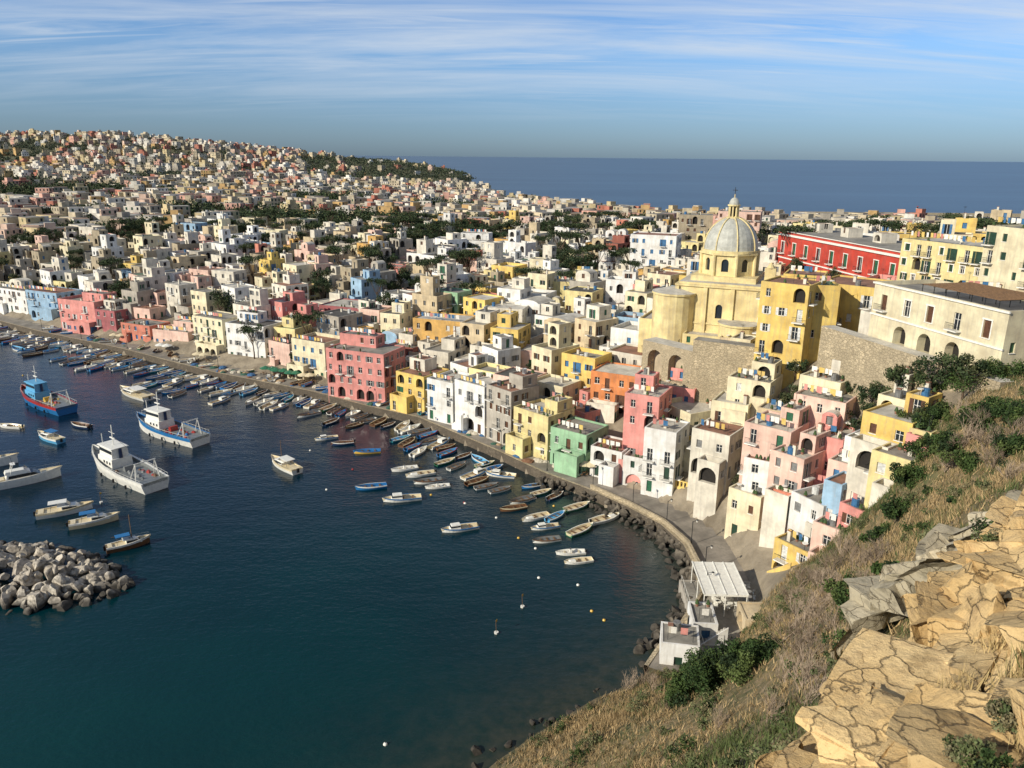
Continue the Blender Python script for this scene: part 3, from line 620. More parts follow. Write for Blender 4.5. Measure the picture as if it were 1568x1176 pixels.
def dbox(cx,cy,ang,w,d,z0,z1,col,roofc,r,win=True):
    ex=Vector((math.cos(ang),math.sin(ang))); ey=Vector((-ex.y,ex.x)); c=Vector((cx,cy))
    p=[c-ex*w/2-ey*d/2,c+ex*w/2-ey*d/2,c+ex*w/2+ey*d/2,c-ex*w/2+ey*d/2]
    for i in range(4):
        a,b_=p[i],p[(i+1)%4]; dq([(a.x,a.y,z0),(b_.x,b_.y,z0),(b_.x,b_.y,z1),(a.x,a.y,z1)],col)
        if win and i!=2:
            L=(b_-a).length; n=max(1,int(L/2.8)); u_=(b_-a)/L; nn=Vector((u_.y,-u_.x))*.05
            zz_=z1-2.3
            while zz_>z1-8 :
                for k in range(n):
                    if r.random()<.25: continue
                    q=a+u_*(L*(k+.5)/n-.5)+nn; q2=q+u_*1.1
                    c_=(.03,.03,.035) if r.random()<.7 else (.03,.08,.05)
                    dq([(q.x,q.y,zz_),(q2.x,q2.y,zz_),(q2.x,q2.y,zz_+1.6),(q.x,q.y,zz_+1.6)],c_)
                zz_-=3.1
    dq([(q.x,q.y,z1) for q in p],roofc)
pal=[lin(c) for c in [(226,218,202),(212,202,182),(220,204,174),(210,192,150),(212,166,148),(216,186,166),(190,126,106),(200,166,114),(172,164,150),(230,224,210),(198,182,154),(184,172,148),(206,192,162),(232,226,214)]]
trees=[]
xs=[];ys=[]
rr=random.Random(9)
t=425.0
while t<1900:
    st=10.5 if t<700 else (12.5 if t<1100 else 15)
    xl=-t*.8; 
    while xl<t*.5:
        xs.append(xl+rr.uniform(-st*.4,st*.4)); ys.append(math.sqrt(max(t*t-xl*xl*.4,1))+rr.uniform(-st*.4,st*.4)); xl+=st
    t+=st
xs=np.array(xs); ys=np.array(ys); dd,ii=seginfo(xs,ys); zz=terrain(xs,ys); pk=snoise(xs,ys,.011,33)+.5*snoise(xs,ys,.04,34)
for k in range(len(xs)):
    x,y=xs[k],ys[k]; D=math.hypot(x,y); head=(D>1100 and x>-.26*y)
    if dd[k]<14 or D<432: continue
    if not free(x,y,6,.7): continue
    if inpark(x,y):
        trees.append((x,y,zz[k],D,1.6)); trees.append((x+rr.uniform(-6,6),y+rr.uniform(-6,6),zz[k],D,1.4)); continue
    if head and rr.random()<(.93 if x>-.2*y else .75):
        trees.append((x,y,zz[k],D,1.0)); trees.append((x+8,y+4,zz[k],D,1.1)); continue
    veg=pk[k]*1.1+.02+min(.34,max(0,(D-700)/2400))
    if rr.random()<veg+.10: 
        trees.append((x,y,zz[k],D,rr.uniform(.7,1.2)))
        if rr.random()<.6: trees.append((x+6,y-5,zz[k],D,.9))
        continue
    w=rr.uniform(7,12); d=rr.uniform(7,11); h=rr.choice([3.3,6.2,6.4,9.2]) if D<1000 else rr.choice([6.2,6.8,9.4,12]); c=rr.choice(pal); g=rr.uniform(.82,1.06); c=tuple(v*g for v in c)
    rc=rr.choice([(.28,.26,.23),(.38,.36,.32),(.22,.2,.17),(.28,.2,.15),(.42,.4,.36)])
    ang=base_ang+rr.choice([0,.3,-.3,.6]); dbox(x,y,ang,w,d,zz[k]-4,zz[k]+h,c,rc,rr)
    if rr.random()<.5: dbox(x+rr.uniform(-2,2),y+rr.uniform(-2,2),ang,w*.5,d*.5,zz[k]+h-.2,zz[k]+h+2.6,c,rc,rr,False)
    if rr.random()<.3: trees.append((x+8,y-6,zz[k],D,.8))
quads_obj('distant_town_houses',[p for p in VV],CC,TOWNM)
# ------------------------------------------------------------------ foliage
def leaf_quads(n,centers,radii,size,rng,cols,flat=1.0):
    k=rng.randint(0,len(centers),n); c=centers[k]; rad=radii[k]
    d=rng.normal(size=(n,3)); d/=np.linalg.norm(d,axis=1)[:,None]; rr_=rad[:,None]*(rng.rand(n,1)**.45)
    p=c+d*rr_*np.array([1,1,flat])
    a=rng.normal(size=(n,3)); a/=np.linalg.norm(a,axis=1)[:,None]; b=np.cross(a,rng.normal(size=(n,3))); b/=np.linalg.norm(b,axis=1)[:,None]
    s=size*(.6+.8*rng.rand(n,1)); V=np.stack([p-a*s*.5,p+b*s*.35,p+a*s*.5,p-b*s*.35],1)
    C=cols[k%len(cols)]*(.7+.55*rng.rand(n,1))
    return V,C
rng=np.random.RandomState(4)
tv=[];tc_=[]
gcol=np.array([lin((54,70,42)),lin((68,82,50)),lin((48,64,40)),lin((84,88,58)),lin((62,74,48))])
hazecol=np.array([lin((76,88,66)),lin((90,98,74)),lin((68,80,62)),lin((104,104,80)),lin((82,90,68))])  # far crowns paler and greyer: aerial haze mixed into the leaf colours
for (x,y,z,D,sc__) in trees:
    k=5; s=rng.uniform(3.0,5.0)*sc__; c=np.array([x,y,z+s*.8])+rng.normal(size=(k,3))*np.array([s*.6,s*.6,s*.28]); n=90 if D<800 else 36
    V,C=leaf_quads(n,c,np.full(k,s*.5),1.4 if D<800 else 2.2,rng,(gcol if D<800 else hazecol)[rng.permutation(5)]); tv.append(V); tc_.append(C)
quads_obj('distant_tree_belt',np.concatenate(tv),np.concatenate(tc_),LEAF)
BARK=simple('bark',(88,72,56),.9,.4,4)
def tree_mesh(seed,H=7,cr=2.6,leaf=.34,n=1500,kind='round'):
    rg=np.random.RandomState(seed); mb=MB(); top=Vector((rg.uniform(-.4,.4),rg.uniform(-.4,.4),H*.55)); pr=Vector((0,0,-1)); rad=.26
    for k in range(5):
        q=Vector((top.x*(k+1)/5+rg.uniform(-.1,.1),top.y*(k+1)/5+rg.uniform(-.1,.1),-1+(H*.55+1)*(k+1)/5))
        d=(q-pr).normalized(); xx=d.orthogonal().normalized(); yy=d.cross(xx)
        B=[tuple(pr+(xx*math.cos(a)+yy*math.sin(a))*rad) for a in [i*1.047 for i in range(6)]]; T=[tuple(q+(xx*math.cos(a)+yy*math.sin(a))*rad*.85) for a in [i*1.047 for i in range(6)]]
        mb.hexa(B,T,BARK); pr=q; rad*=.85
    cs=[];rs=[]
    for k in range(11):
        a=rg.rand()*6.28; e=rg.rand(); rr_=cr*math.sqrt(rg.rand())*.85
        zz_=H*(.55+.38*e) if kind=='round' else H*(.82+.1*e)
        c=Vector((rr_*math.cos(a),rr_*math.sin(a),zz_)); cs.append(tuple(c)); rs.append(cr*rg.uniform(.28,.5))
        s=Vector((top.x,top.y,H*.3+rg.rand()*H*.22)); mb.rod(s,c,.06,BARK,4)
    me=mb.mesh('trunk'); V,C=leaf_quads(n,np.array(cs),np.array(rs),leaf,rg,gcol[rg.permutation(5)],.8 if kind=='round' else .55)
    return me,quads_obj('crown',V,C,LEAF,link_=False)
TR=[tree_mesh(s,rngH,rc,.36,1500,k) for s,rngH,rc,k in [(1,6.5,2.8,'round'),(2,5.0,2.3,'round'),(3,10.5,4.0,'pine'),(4,7.5,3.0,'round')]]
def tree(name,x,y,k,s):
    z=Z(x,y); e=bpy.data.objects.new(name,None); sc.collection.objects.link(e); e.location=(x,y,z); e.scale=(s,s,s); e.rotation_euler=(0,0,R.random()*6)
    for nm,me in zip(('trunk','crown'),TR[k]): o=link(nm,me); o.parent=e
rt=random.Random(8); nt_=0
for (x,y) in gaps:
    if not free(x,y,2.6,.75): continue
    if rt.random()<.9:
        D=math.hypot(x,y); k=rt.choice([0,3,3,2,2] if D>220 else [0,1]); tree('pine_tree' if k==2 else 'garden_tree',x,y,k,rt.uniform(.95,1.5)*(1 if D>220 else .65)); occ(x,y,2.0); nt_+=1
for q in wallbase: tree('garden_tree',q.x,q.y,rt.choice([0,1,3]),rt.uniform(.6,.9))
for u,v,z in [(1205,585,24),(1190,600,22),(1310,600,25),(1290,640,22),(1325,622,26),(1070,600,17),(1400,640,28),(1385,655,26),(1215,640,18),(1150,690,12),(1235,720,14)]:
    p=S(u,v,z=z); tree('garden_tree',p.x,p.y,rt.choice([0,1]),rt.uniform(.5,.75))
print('trees',nt_,len(trees))
# ------------------------------------------------------------------ hillside vegetation
rng=np.random.RandomState(12)
n=190000; X=rng.uniform(-12,95,n); Y=rng.uniform(4,94,n)
keep=(Y<f_hill(X)+5)&(np.abs(X)<Y*.85+6); X=X[keep];Y=Y[keep]; dd,_=seginfo(X,Y); keep=dd>1.5; X=X[keep];Y=Y[keep]
n1=snoise(X,Y,.25,41)+.6*snoise(X,Y,.9,42); keep=rng.rand(len(X))<np.clip(.75+n1*.9,.12,1); X=X[keep];Y=Y[keep];n1=n1[keep]
Zg=terrain(X,Y); n=len(X); k=3
dry=snoise(X,Y,.12,44)+.5*snoise(X,Y,.5,45)+rng.normal(size=n)*.25+.12+np.where(Zg<9,.3,0)
cg=np.array(lin((88,100,58))); cdry=np.array(lin((174,150,110))); col_=np.array(lin((116,110,74)))
cb=np.where((dry>.14)[:,None],cdry,np.where((dry>-.06)[:,None],col_,cg))
Vs=[];Cs=[]
for q in range(k):
    a=rng.rand(n)*6.283; L=rng.uniform(.18,.55,n)*(1+.6*np.clip(n1,0,1)); ln=rng.normal(size=(n,2))*.2; w_=rng.uniform(.02,.055,n)
    bx=X+rng.normal(size=n)*.12; by=Y+rng.normal(size=n)*.12
    p0=np.stack([bx-np.cos(a)*w_,by-np.sin(a)*w_,Zg-.05],1); p1=np.stack([bx+np.cos(a)*w_,by+np.sin(a)*w_,Zg-.05],1); p2=np.stack([bx+ln[:,0],by+ln[:,1],Zg+L],1)
    Vs.append(np.stack([p0,p1,p2],1)); Cs.append(cb*rng.uniform(.6,1.25,(n,1)))
quads_obj('hillside_grass',np.concatenate(Vs),np.concatenate(Cs),LEAF)
def bush(name,x,y,s,cols,n=5000,leaf=.2,h=.6,lobes=16,z=None):
    rg=np.random.RandomState(int(abs(x*31+y*17))%9999); z=Z(x,y) if z is None else z
    cs=np.stack([rg.normal(size=lobes)*s*.45,rg.normal(size=lobes)*s*.45,rg.rand(lobes)*s*h],1); rs=s*rg.uniform(.22,.4,lobes)
    V,C=leaf_quads(n,cs,rs,leaf,rg,np.array(cols)); quads_obj(name,V,C,LEAF,(x,y,z))
GR1=[lin((52,72,36)),lin((68,88,44)),lin((44,60,34)),lin((86,100,54))]; GR2=[lin((98,108,68)),lin((118,120,84)),lin((86,98,60)),lin((128,120,90))]
for u,v,s,n in [(1060,1068,3.2,8000),(1100,1050,3.4,9000),(1140,1035,3.2,8000),(1165,1015,2.4,5000),(1500,588,3.6,7000),(1535,580,3.2,6000),(1418,590,2.2,4000),(1440,600,1.8,3000),
    (1415,660,3.0,6000),(1425,700,2.8,6000),(1440,640,2.6,5000),(1320,930,2.0,4000),(1390,895,1.6,3000),(1300,905,1.4,2500),(1460,690,2.6,5000),(1500,660,2.4,5000),(1550,700,2.2,5000),(1400,740,2.2,5000),(1380,790,2.0,4000),(1345,830,2.0,4000),(1560,650,2.6,5000),(1480,720,2.0,4000),(1520,640,2.2,4000)]:
    p=G(u,v); bush('evergreen_bush',p.x,p.y,s,GR1,n,.22)
rb=random.Random(17)
for i in range(300):
    y=rb.uniform(20,88); x=rb.uniform(-8,72)
    if y>f_hill(x)+3 or x>y*.85: continue
    d_,_=seginfo(np.array([x]),np.array([y]))
    if d_[0]<2.5: continue
    bush('scrub_bush',x,y,rb.uniform(.5,1.7),rb.choice([GR2,GR2,GR1]),900,.15)
TWIG=simple('dry_twigs',(158,140,120),.9,.3,4)
def twig_mesh(seed,H=2.6,nb=9,m=TWIG):
    rg=random.Random(seed); mb=MB()
    def br(p,d,L,rad,lv):
        q=p+d*L; mb.rod(p,q,rad,m,3)
        if lv<=0: return
        for k in range(3):
            nd=(d+Vector((rg.uniform(-.6,.6),rg.uniform(-.6,.6),rg.uniform(-.15,.45)))).normalized(); br(p+d*L*rg.uniform(.5,1),nd,L*rg.uniform(.55,.85),rad*.62,lv-1)
    for k in range(nb):
        d=Vector((rg.uniform(-.7,.7),rg.uniform(-.7,.7),1)).normalized(); br(Vector((rg.uniform(-.3,.3),rg.uniform(-.3,.3),-.1)),d,H*rg.uniform(.3,.45),.032,3)
    return mb.mesh('bare_shrub')
TW=[twig_mesh(s) for s in range(4)]
for u,v,s in [(1215,1010,1.3),(1235,985,1.2),(1200,1050,1.1),(1250,900,1.3),(1275,880,1.4),(1300,860,1.2),(1225,930,1.1),(1260,930,1.2),(1480,680,1.2),(1500,660,1.2),(1460,700,1.1),(1530,700,1.0),(960,1060,1),(985,1050,1),(1000,1060,1),
   (1235,1090,.9),(1250,1060,.9),(1180,1110,.8),(1290,990,.9),(1340,870,1.0),(1100,1120,.8),(1020,1090,.8),(1450,730,1),(1190,960,1.1),(1545,740,.9),(1330,900,.8),(1220,960,1.4),(1245,950,1.4),(1262,905,1.4),(1290,850,1.3),(1310,880,1.3),(1205,985,1.3),(1350,860,1),(1470,650,1.3),(1510,690,1.2),(1230,900,1.4),(1210,925,1.3),(1280,920,1.2),(1240,1020,1.2),(1270,970,1.1),(1225,1060,1.1),(1520,720,1.1),(1555,680,1.2)]:
    p=G(u,v); link('bare_shrub',rb.choice(TW),(p.x,p.y,p.z),rb.random()*6,s)
# ------------------------------------------------------------------ rock outcrops (tuff)
def rockmat(name,ca,cb,cc_,k=1.0):
    m,nt,b=newmat(name)
    c=mixc(nt,tex(nt,.5*k,8),lin(ca),lin(cb)); c=mixc(nt,tex(nt,2.0*k,8,lo=.52,hi=.74),c,lin(cc_))
    st=tex(nt,1.6*k,8,(.6,.6,3.2),lo=.54,hi=.62); sm=N(nt,'ShaderNodeMath',operation='MULTIPLY'); nt.links.new(st,sm.inputs[0]); sm.inputs[1].default_value=.55
    c=mixc(nt,sm.outputs[0],c,lin(tuple(x*.72 for x in ca)))
    pit=tex(nt,11*k,5,lo=.6,hi=.7); sm=N(nt,'ShaderNodeMath',operation='MULTIPLY'); nt.links.new(pit,sm.inputs[0]); sm.inputs[1].default_value=.5; c=mixc(nt,sm.outputs[0],c,lin(tuple(x*.55 for x in ca)))
    a=N(nt,'ShaderNodeAttribute',attribute_name='crack'); c=mixc(nt,a.outputs['Fac'],c,lin((84,68,44)))
    a2=N(nt,'ShaderNodeAttribute',attribute_name='tone'); c=mixc(nt,1.0,c,a2.outputs['Color'],'MULTIPLY')
    e1=vor(nt,1.1*k,lo=0,hi=.03,vec=(1,1,1.8),warp=.9)
    inv=N(nt,'ShaderNodeMapRange'); nt.links.new(e1,inv.inputs[0]); inv.inputs[3].default_value=.55; inv.inputs[4].default_value=0; c=mixc(nt,inv.outputs[0],c,lin((90,70,44)))
    nt.links.new(c,b.inputs['Base Color']); b.inputs['Roughness'].default_value=.95
    p=bump(nt,b,e1,.8,.08); bump(nt,b,tex(nt,5*k,12,lo=0,hi=1,rough=.7),.85,.12,p); return m
def outcrop(name,c0,c1,front,back,zoff,slope,mat,res=.05,seed=1,nb=90,amp=.45,csize=(.5,1.2),nch=150,small=0):
    rg=np.random.RandomState(seed); c0=np.array(c0,float); c1=np.array(c1,float); L=np.linalg.norm((c1-c0)[:2]); a=(c1-c0)[:2]/L; nrm_=np.array([-a[1],a[0]])
    S_=np.arange(0,L,res); E=np.arange(-front,back,res); s,e=np.meshgrid(S_,E)
    def surf(s,e):
        e2_=e+snoise(s,s*0,.9,seed)*.5+snoise(s,s*0,2.6,seed+1)*.25
        z=c0[2]+(c1[2]-c0[2])*s/L+np.where(e2_<0,-e2_*slope,-e2_*2.6)+zoff-.35*np.exp(-(e2_/.5)**2)
        return c0[0]+a[0]*s+nrm_[0]*e, c0[1]+a[1]*s+nrm_[1]*e, z
    X,Y,z=surf(s,e); P=np.stack([X,Y,z],-1).reshape(-1,3)
    seeds=np.stack([rg.uniform(0,L,nb),rg.uniform(-front,back,nb)],1); off=rg.uniform(-amp,amp,nb); tilt=rg.uniform(-.5,.5,(nb,2))
    Q=np.stack([s.ravel()+.12*snoise(s,e,3,seed+4).ravel(),e.ravel()+.12*snoise(s,e,3.3,seed+5).ravel()],1); sc_=np.array([1.0,1.6])
    D=np.abs((Q[:,None]-seeds[None])*sc_); D=D.max(-1)*.75+D.sum(-1)*.25; ix=np.argsort(D,1)[:,:2]; i0=ix[:,0]
    edge=D[np.arange(len(D)),ix[:,1]]-D[np.arange(len(D)),i0]
    dl=Q-seeds[i0]; bo=off[i0]+(dl*tilt[i0]).sum(1); crack=np.exp(-(edge/.06)**2)
    nrm3=np.array([nrm_[0]*slope*.5,nrm_[1]*slope*.5,1.0]); nrm3/=np.linalg.norm(nrm3)
    fn=(snoise(s,e,2.2,seed+7)*.08+snoise(s,e,6,seed+8)*.05+snoise(s,e,14,seed+9)*.035).ravel()
    P+=nrm3*(bo*np.clip(edge/.05,0,1)-crack*.35+fn)[:,None]
    n_,m_=s.shape; i=np.arange((n_-1)*(m_-1)); r_=i//(m_-1); q_=r_*m_+i%(m_-1); T1=np.stack([q_,q_+1,q_+m_+1],1); T2=np.stack([q_,q_+m_+1,q_+m_],1)
    Vs=[P]; Fs=[T1,T2]; o=len(P); cr=[crack*.6]; tn=[(.88+.2*rg.rand(nb))[i0]]
    fr=np.array([[a[0],a[1],0],[nrm_[0],nrm_[1],0],[0,0,1.0]])
    for k in range(nch+small):
        s0=rg.uniform(0,L); e0=rg.uniform(-front*.95,back*.35) if k%3 else rg.uniform(-1.0,.8); x_,y_,z_=surf(np.array([s0]),np.array([e0])); sz=rg.uniform(*csize)*(1 if k<nch else .33)
        big=k<nch; B0,F0=(IV4,IF4) if big else (IV,IF)
        V=B0*2.0
        # joint-bounded block: six roughly orthogonal faces plus a few broken corners
        hx=np.array([.78,.52,.42])*rg.uniform(.75,1.25,3)
        for j,q in enumerate(((1,0,0),(-1,0,0),(0,1,0),(0,-1,0),(0,0,1),(0,0,-1))):
            q=np.array(q,float)+rg.normal(size=3)*.13; q/=np.linalg.norm(q); pr=V@q-hx[j//2]; V=V-np.outer(np.maximum(pr,0),q)
        for _ in range(4):
            q=rg.normal(size=3); q/=np.linalg.norm(q); pr=V@q-rg.uniform(.55,.75); V=V-np.outer(np.maximum(pr,0),q)
        V=V*sz; w=V+k*3.1
        n1_=snoise(w[:,0]+w[:,2],w[:,1]-w[:,2]*.7,5/sz,7); n2_=snoise(w[:,0]-w[:,2],w[:,1]+w[:,2],13/sz,8)
        V=V+(B0*((n1_*.04+n2_*.025)*sz)[:,None])
        th=rg.normal()*.25; ph=rg.normal()*.2+.45*slope; Rz=np.array([[math.cos(th),-math.sin(th),0],[math.sin(th),math.cos(th),0],[0,0,1]]); Rx=np.array([[1,0,0],[0,math.cos(ph),math.sin(ph)],[0,-math.sin(ph),math.cos(ph)]])
        V=(V@Rx.T@Rz.T)@fr; V+=np.array([x_[0],y_[0],z_[0]+sz*(.02 if big else .25)])
        Vs.append(V); Fs.append(F0+o); o+=len(V); cr.append(np.zeros(len(V))); tn.append(np.full(len(V),rg.uniform(.82,1.12)))
    me=bpy.data.meshes.new(name); me.from_pydata(np.concatenate(Vs).tolist(),[],np.concatenate(Fs).tolist())
    at=me.attributes.new('crack','FLOAT','POINT'); at.data.foreach_set('value',np.concatenate(cr).astype(np.float32))
    tn=np.concatenate(tn); col=np.ones((len(tn),4)); col[:,:3]=tn[:,None]; ta=me.color_attributes.new('tone','FLOAT_COLOR','POINT'); ta.data.foreach_set('color',col.ravel().astype(np.float32))
    me.materials.append(mat); link(name,me); return surf,L
def ico(sub):
    import bmesh
    bm=bmesh.new(); bmesh.ops.create_icosphere(bm,subdivisions=sub,radius=1); V=np.array([v.co[:] for v in bm.verts]); Fc=np.array([[v.index for v in f.verts] for f in bm.faces]); bm.free(); return V,Fc
IV,IF=ico(3); IV4,IF4=ico(4)
TUFF=rockmat('tuff_rock',(206,172,116),(226,198,146),(178,150,108)); GREYR=rockmat('grey_rock',(162,152,128),(190,178,152),(126,118,96),.5)
sf,Lr=outcrop('tuff_rock_outcrop',S(1215,1250,t=12.8),S(1640,765,t=21.5),9,5,0,.85,TUFF,.06,3,90,.35,(.6,1.5),170,220)
outcrop('grey_rock_outcrop',S(1345,905,t=42),S(1600,745,t=47),5,4,-.6,.8,GREYR,.12,8,50,.4,(.9,2.2),40,40)
rg=np.random.RandomState(77); Vs=[];Cs=[]
for k in range(80):
    s0=rg.uniform(1,Lr-.5); e0=rg.uniform(-8.5,-.6)
    if k>48: s0=rg.uniform(2,Lr*.6); e0=rg.uniform(-9,-5)
    n=80; ss=s0+rg.normal(size=n)*.22; ee=e0+rg.normal(size=n)*.22; x,y,z=sf(ss,ee); ln=rg.normal(size=(n,3))*.14; ln[:,2]=rg.uniform(.2,.6,n); a=rg.rand(n)*6.28; w_=.006+.008*rg.rand(n)
    z=z+.25; p=np.stack([x,y,z],1); q=np.stack([np.cos(a)*w_,np.sin(a)*w_,np.zeros(n)],1); Vs.append(np.stack([p-q,p+q,p+ln],1))
    c=np.array(lin((186,164,116)) if rg.rand()<.65 else lin((96,112,60))); Cs.append(c*rg.uniform(.7,1.2,(n,1)))
quads_obj('rock_grass_tufts',np.concatenate(Vs),np.concatenate(Cs),LEAF)
Vs=[];Cs=[]
for u,v,t in [(1552,790,21),(1545,796,20.5),(1560,802,20),(1538,784,21.5),(1556,810,20)]:
    p=np.array(S(u,v+4,t=t)); 
    for k in range(9):
        c=p+rg.normal(size=3)*.12; 
        for q in range(5):
            a=q*1.257; d1=np.array([math.cos(a),math.sin(a),.3])*.045; d2=np.array([math.cos(a+.6),math.sin(a+.6),.3])*.045; Vs.append([c,c+d1,c+d2]); Cs.append(lin((236,200,40)))
        Vs.append([c,c+np.array([.01,0,-.5]),c+np.array([-.01,0,-.5])]); Cs.append(lin((80,110,50)))
quads_obj('yellow_wildflowers',Vs,Cs,LEAF)
for u,v,t,s,g in [(1565,815,20,.7,GR1),(1530,825,18.5,.45,GR2),(1480,1140,10.6,.3,GR2),(1545,1090,10.9,.35,GR2),(1530,1165,9.5,.3,GR1)]:
    p=S(u,v,t=t); bush('rock_shrub',p.x,p.y,s,g,2200,.05 if s<.5 else .08,z=p.z-.2)
# ------------------------------------------------------------------ boulders
def boulder(rg):
    V=IV.copy()*rg.uniform(.8,1.2,3)
    for k in range(11):
        n=rg.normal(size=3); n/=np.linalg.norm(n); d=rg.uniform(.42,.72); q=V@n-d; V-=np.outer(np.maximum(q,0),n)
    return V
def rockpile(name,pts,mat):
    rg=np.random.RandomState(5); base=[boulder(rg) for _ in range(16)]; Vs=[];Fs=[];o=0
    for (x,y,z,s) in pts:
        V=base[rg.randint(16)]*rg.uniform(.75,1.25,3); a=rg.rand()*6.28; b=rg.rand()*6.28
        Rm=np.array([[math.cos(a),-math.sin(a),0],[math.sin(a),math.cos(a),0],[0,0,1]])@np.array([[1,0,0],[0,math.cos(b),-math.sin(b)],[0,math.sin(b),math.cos(b)]])
        Vs.append((V*s)@Rm.T+np.array([x,y,z])); Fs.append(IF+o); o+=len(V)
    me=bpy.data.meshes.new(name); me.from_pydata(np.concatenate(Vs).tolist(),[],np.concatenate(Fs).tolist()); me.materials.append(mat); return link(name,me)
def boulmat(name,a_,b_,wet=.9):
    m,nt,b=newmat(name); c=mixc(nt,tex(nt,.35,4,coord='Object'),lin(a_),lin(b_)); geo=N(nt,'ShaderNodeNewGeometry'); sp=N(nt,'ShaderNodeSeparateXYZ'); nt.links.new(geo.outputs['Position'],sp.inputs[0])
    mr=N(nt,'ShaderNodeMapRange'); nt.links.new(sp.outputs['Z'],mr.inputs[0]); mr.inputs[1].default_value=.5; mr.inputs[2].default_value=1.5; mr.inputs[3].default_value=wet; mr.inputs[4].default_value=0
    isl=mixc(nt,tex(nt,1.6,6,lo=.4,hi=.65),c,lin(tuple(x*.7 for x in a_)))
    nt.links.new(mixc(nt,mr.outputs[0],isl,lin((48,44,38))),b.inputs['Base Color']); b.inputs['Roughness'].default_value=.9; bump(nt,b,tex(nt,3,8,lo=0,hi=1),.6,.1); return m
rg=np.random.RandomState(2); pts=[]
pe=S(165,905,z=0)
for i in range(1300):
    s=rg.uniform(-9.5,90); q=rg.uniform(-1,1); W_=9.5*min(1,math.sqrt(max(0,(s+9.5)/14))); hh=(1-abs(q)**1.6)*3.2*min(1,(s+9.5)/10)
    cx=pe.x-7-s*.99+0; cy=pe.y+2+s*.12+q*W_
    pts.append((cx,cy,hh-.5+rg.uniform(-.5,.6),rg.uniform(.45,1.25)))
rockpile('breakwater_rocks',pts,boulmat('breakwater_stone',(160,150,136),(216,206,188)))
pts=[]
for i in range(14,22):
    a=cc[i]; b_=cc[i+1]; L=(b_-a).length
    for k in range(int(L*3.2)):
        f=rg.rand(); o_=rg.uniform(-.3,3.2); p=a.lerp(b_,f)-nrm[i]*o_; pts.append((p.x,p.y,1.1-o_*.5+rg.uniform(-.2,.3),rg.uniform(.4,.95)))
for i in range(23,29):
    a=coast[i]; b_=coast[i+1]
    for k in range(int((a-b_).length*1.6)):
        p=a.lerp(b_,rg.rand()); x=p.x+rg.normal()*1.6; y=p.y+rg.normal()*1.6; pts.append((x,y,rg.uniform(-.3,.15),rg.uniform(.25,.7)))
rockpile('shore_rocks',pts,boulmat('shore_stone',(96,88,76),(130,120,104),.8))
# ------------------------------------------------------------------ boats
def paint(n,c): return simple('boat_'+n,c,.35,.12,2)
BP={k:paint(k,v) for k,v in dict(white=(230,228,218),blue=(40,110,165),ltblue=(95,165,205),red=(160,50,42),green=(50,110,80),navy=(34,52,84),brown=(110,78,52),cream=(215,200,165),grey=(120,124,124),yellow=(210,170,70),teal=(60,140,150),black=(32,32,34)).items()}
def hull(mb,L,B,fb,hm,stripe,inside,floor=.12,deck=None,full=.45,bowrise=.45):
    n=12; rings=[]
    for i in range(n+1):
        s=i/n; x=-L/2+L*s; f=(.8+.2*min(1,s*3)) * (1-max(0,(s-full)/(1-full))**2.3); f=max(f,.015); bw=B/2*f; zg=fb*(1+bowrise*s**2.2+.08*(1-s)**2)
        xr=x+ (0.0 if s<.7 else (s-.7)*L*.12)
        out=[(xr,-bw,zg),(x,-bw*.97,zg*.68),(x,-bw*.8,-.05),(x,0,-.35),(x,bw*.8,-.05),(x,bw*.97,zg*.68),(xr,bw,zg)]
        zi=floor if deck is None else zg*deck
        k_=.86; inn=[(xr,-bw*k_,zg),(x if deck is None else xr,-bw*(.62 if deck is None else k_-.01),zi),(x if deck is None else xr,bw*(.62 if deck is None else k_-.01),zi),(xr,bw*k_,zg)]
        rings.append((out,inn))
    for i in range(n):
        a,b=rings[i],rings[i+1]
        for k in range(6): mb.poly([a[0][k],b[0][k],b[0][k+1],a[0][k+1]],stripe if k in(0,5) else hm)
        for k in range(3): mb.poly([a[1][k+1],b[1][k+1],b[1][k],a[1][k]],inside)
        mb.poly([a[1][0],b[1][0],b[0][0],a[0][0]],stripe); mb.poly([a[0][6],b[0][6],b[1][3],a[1][3]],stripe)
    o,i_=rings[0]; mb.poly(list(reversed(o)),hm); mb.poly(i_,inside); mb.poly([o[0],i_[0],i_[3],o[6]],stripe)
def slab(mb,x0,x1,y,z0,z1,m,f=.0,bk=.0,tp=.85):
    mb.hexa([(x0,-y,z0),(x1,-y,z0),(x1,y,z0),(x0,y,z0)],[(x0+bk,-y*tp,z1),(x1-f,-y*tp,z1),(x1-f,y*tp,z1),(x0+bk,y*tp,z1)],m)
def rowboat(L,h,st,ins,motor,cover=None):
    mb=MB(); B=L*.36; hull(mb,L,B,.5,BP[h],BP[st],BP[ins])
    for x in (-L*.28,-L*.02,L*.2): mb.box(x-.14,x+.14,-B*.40,B*.40,.32,.37,WOOD if ins!='white' else BP['cream'])
    mb.rod((-L*.1,-B*.3,.42),(L*.3,-B*.1,.45),.03,WOOD,4); mb.rod((-L*.12,B*.3,.42),(L*.3,B*.12,.45),.03,WOOD,4)
    if motor: mb.box(-L/2-.32,-L/2-.02,-.13,.13,.35,.85,BP['black']); mb.box(-L/2-.25,-L/2-.12,-.05,.05,-.3,.35,BP['grey'])
    if cover=='deck': slab(mb,L*.12,L*.36,B*.24,.4,.62,BP[h],.3,0,.7)
    if cover=='cons': slab(mb,-.2,.35,.28,.15,1.05,BP['white'],.1,.05,.8); mb.poly([(.25,-.25,1.06),(.25,.25,1.06),(.05,.22,1.4),(.05,-.22,1.4)],GLASS)
    if cover=='cab': slab(mb,0,L*.3,B*.3,.3,1.15,BP['white'],.35,.05,.8); slab(mb,L*.02,L*.28,B*.285,.78,1.0,GLASS,.12,.0,.96)
    return mb.mesh('rowing_boat')
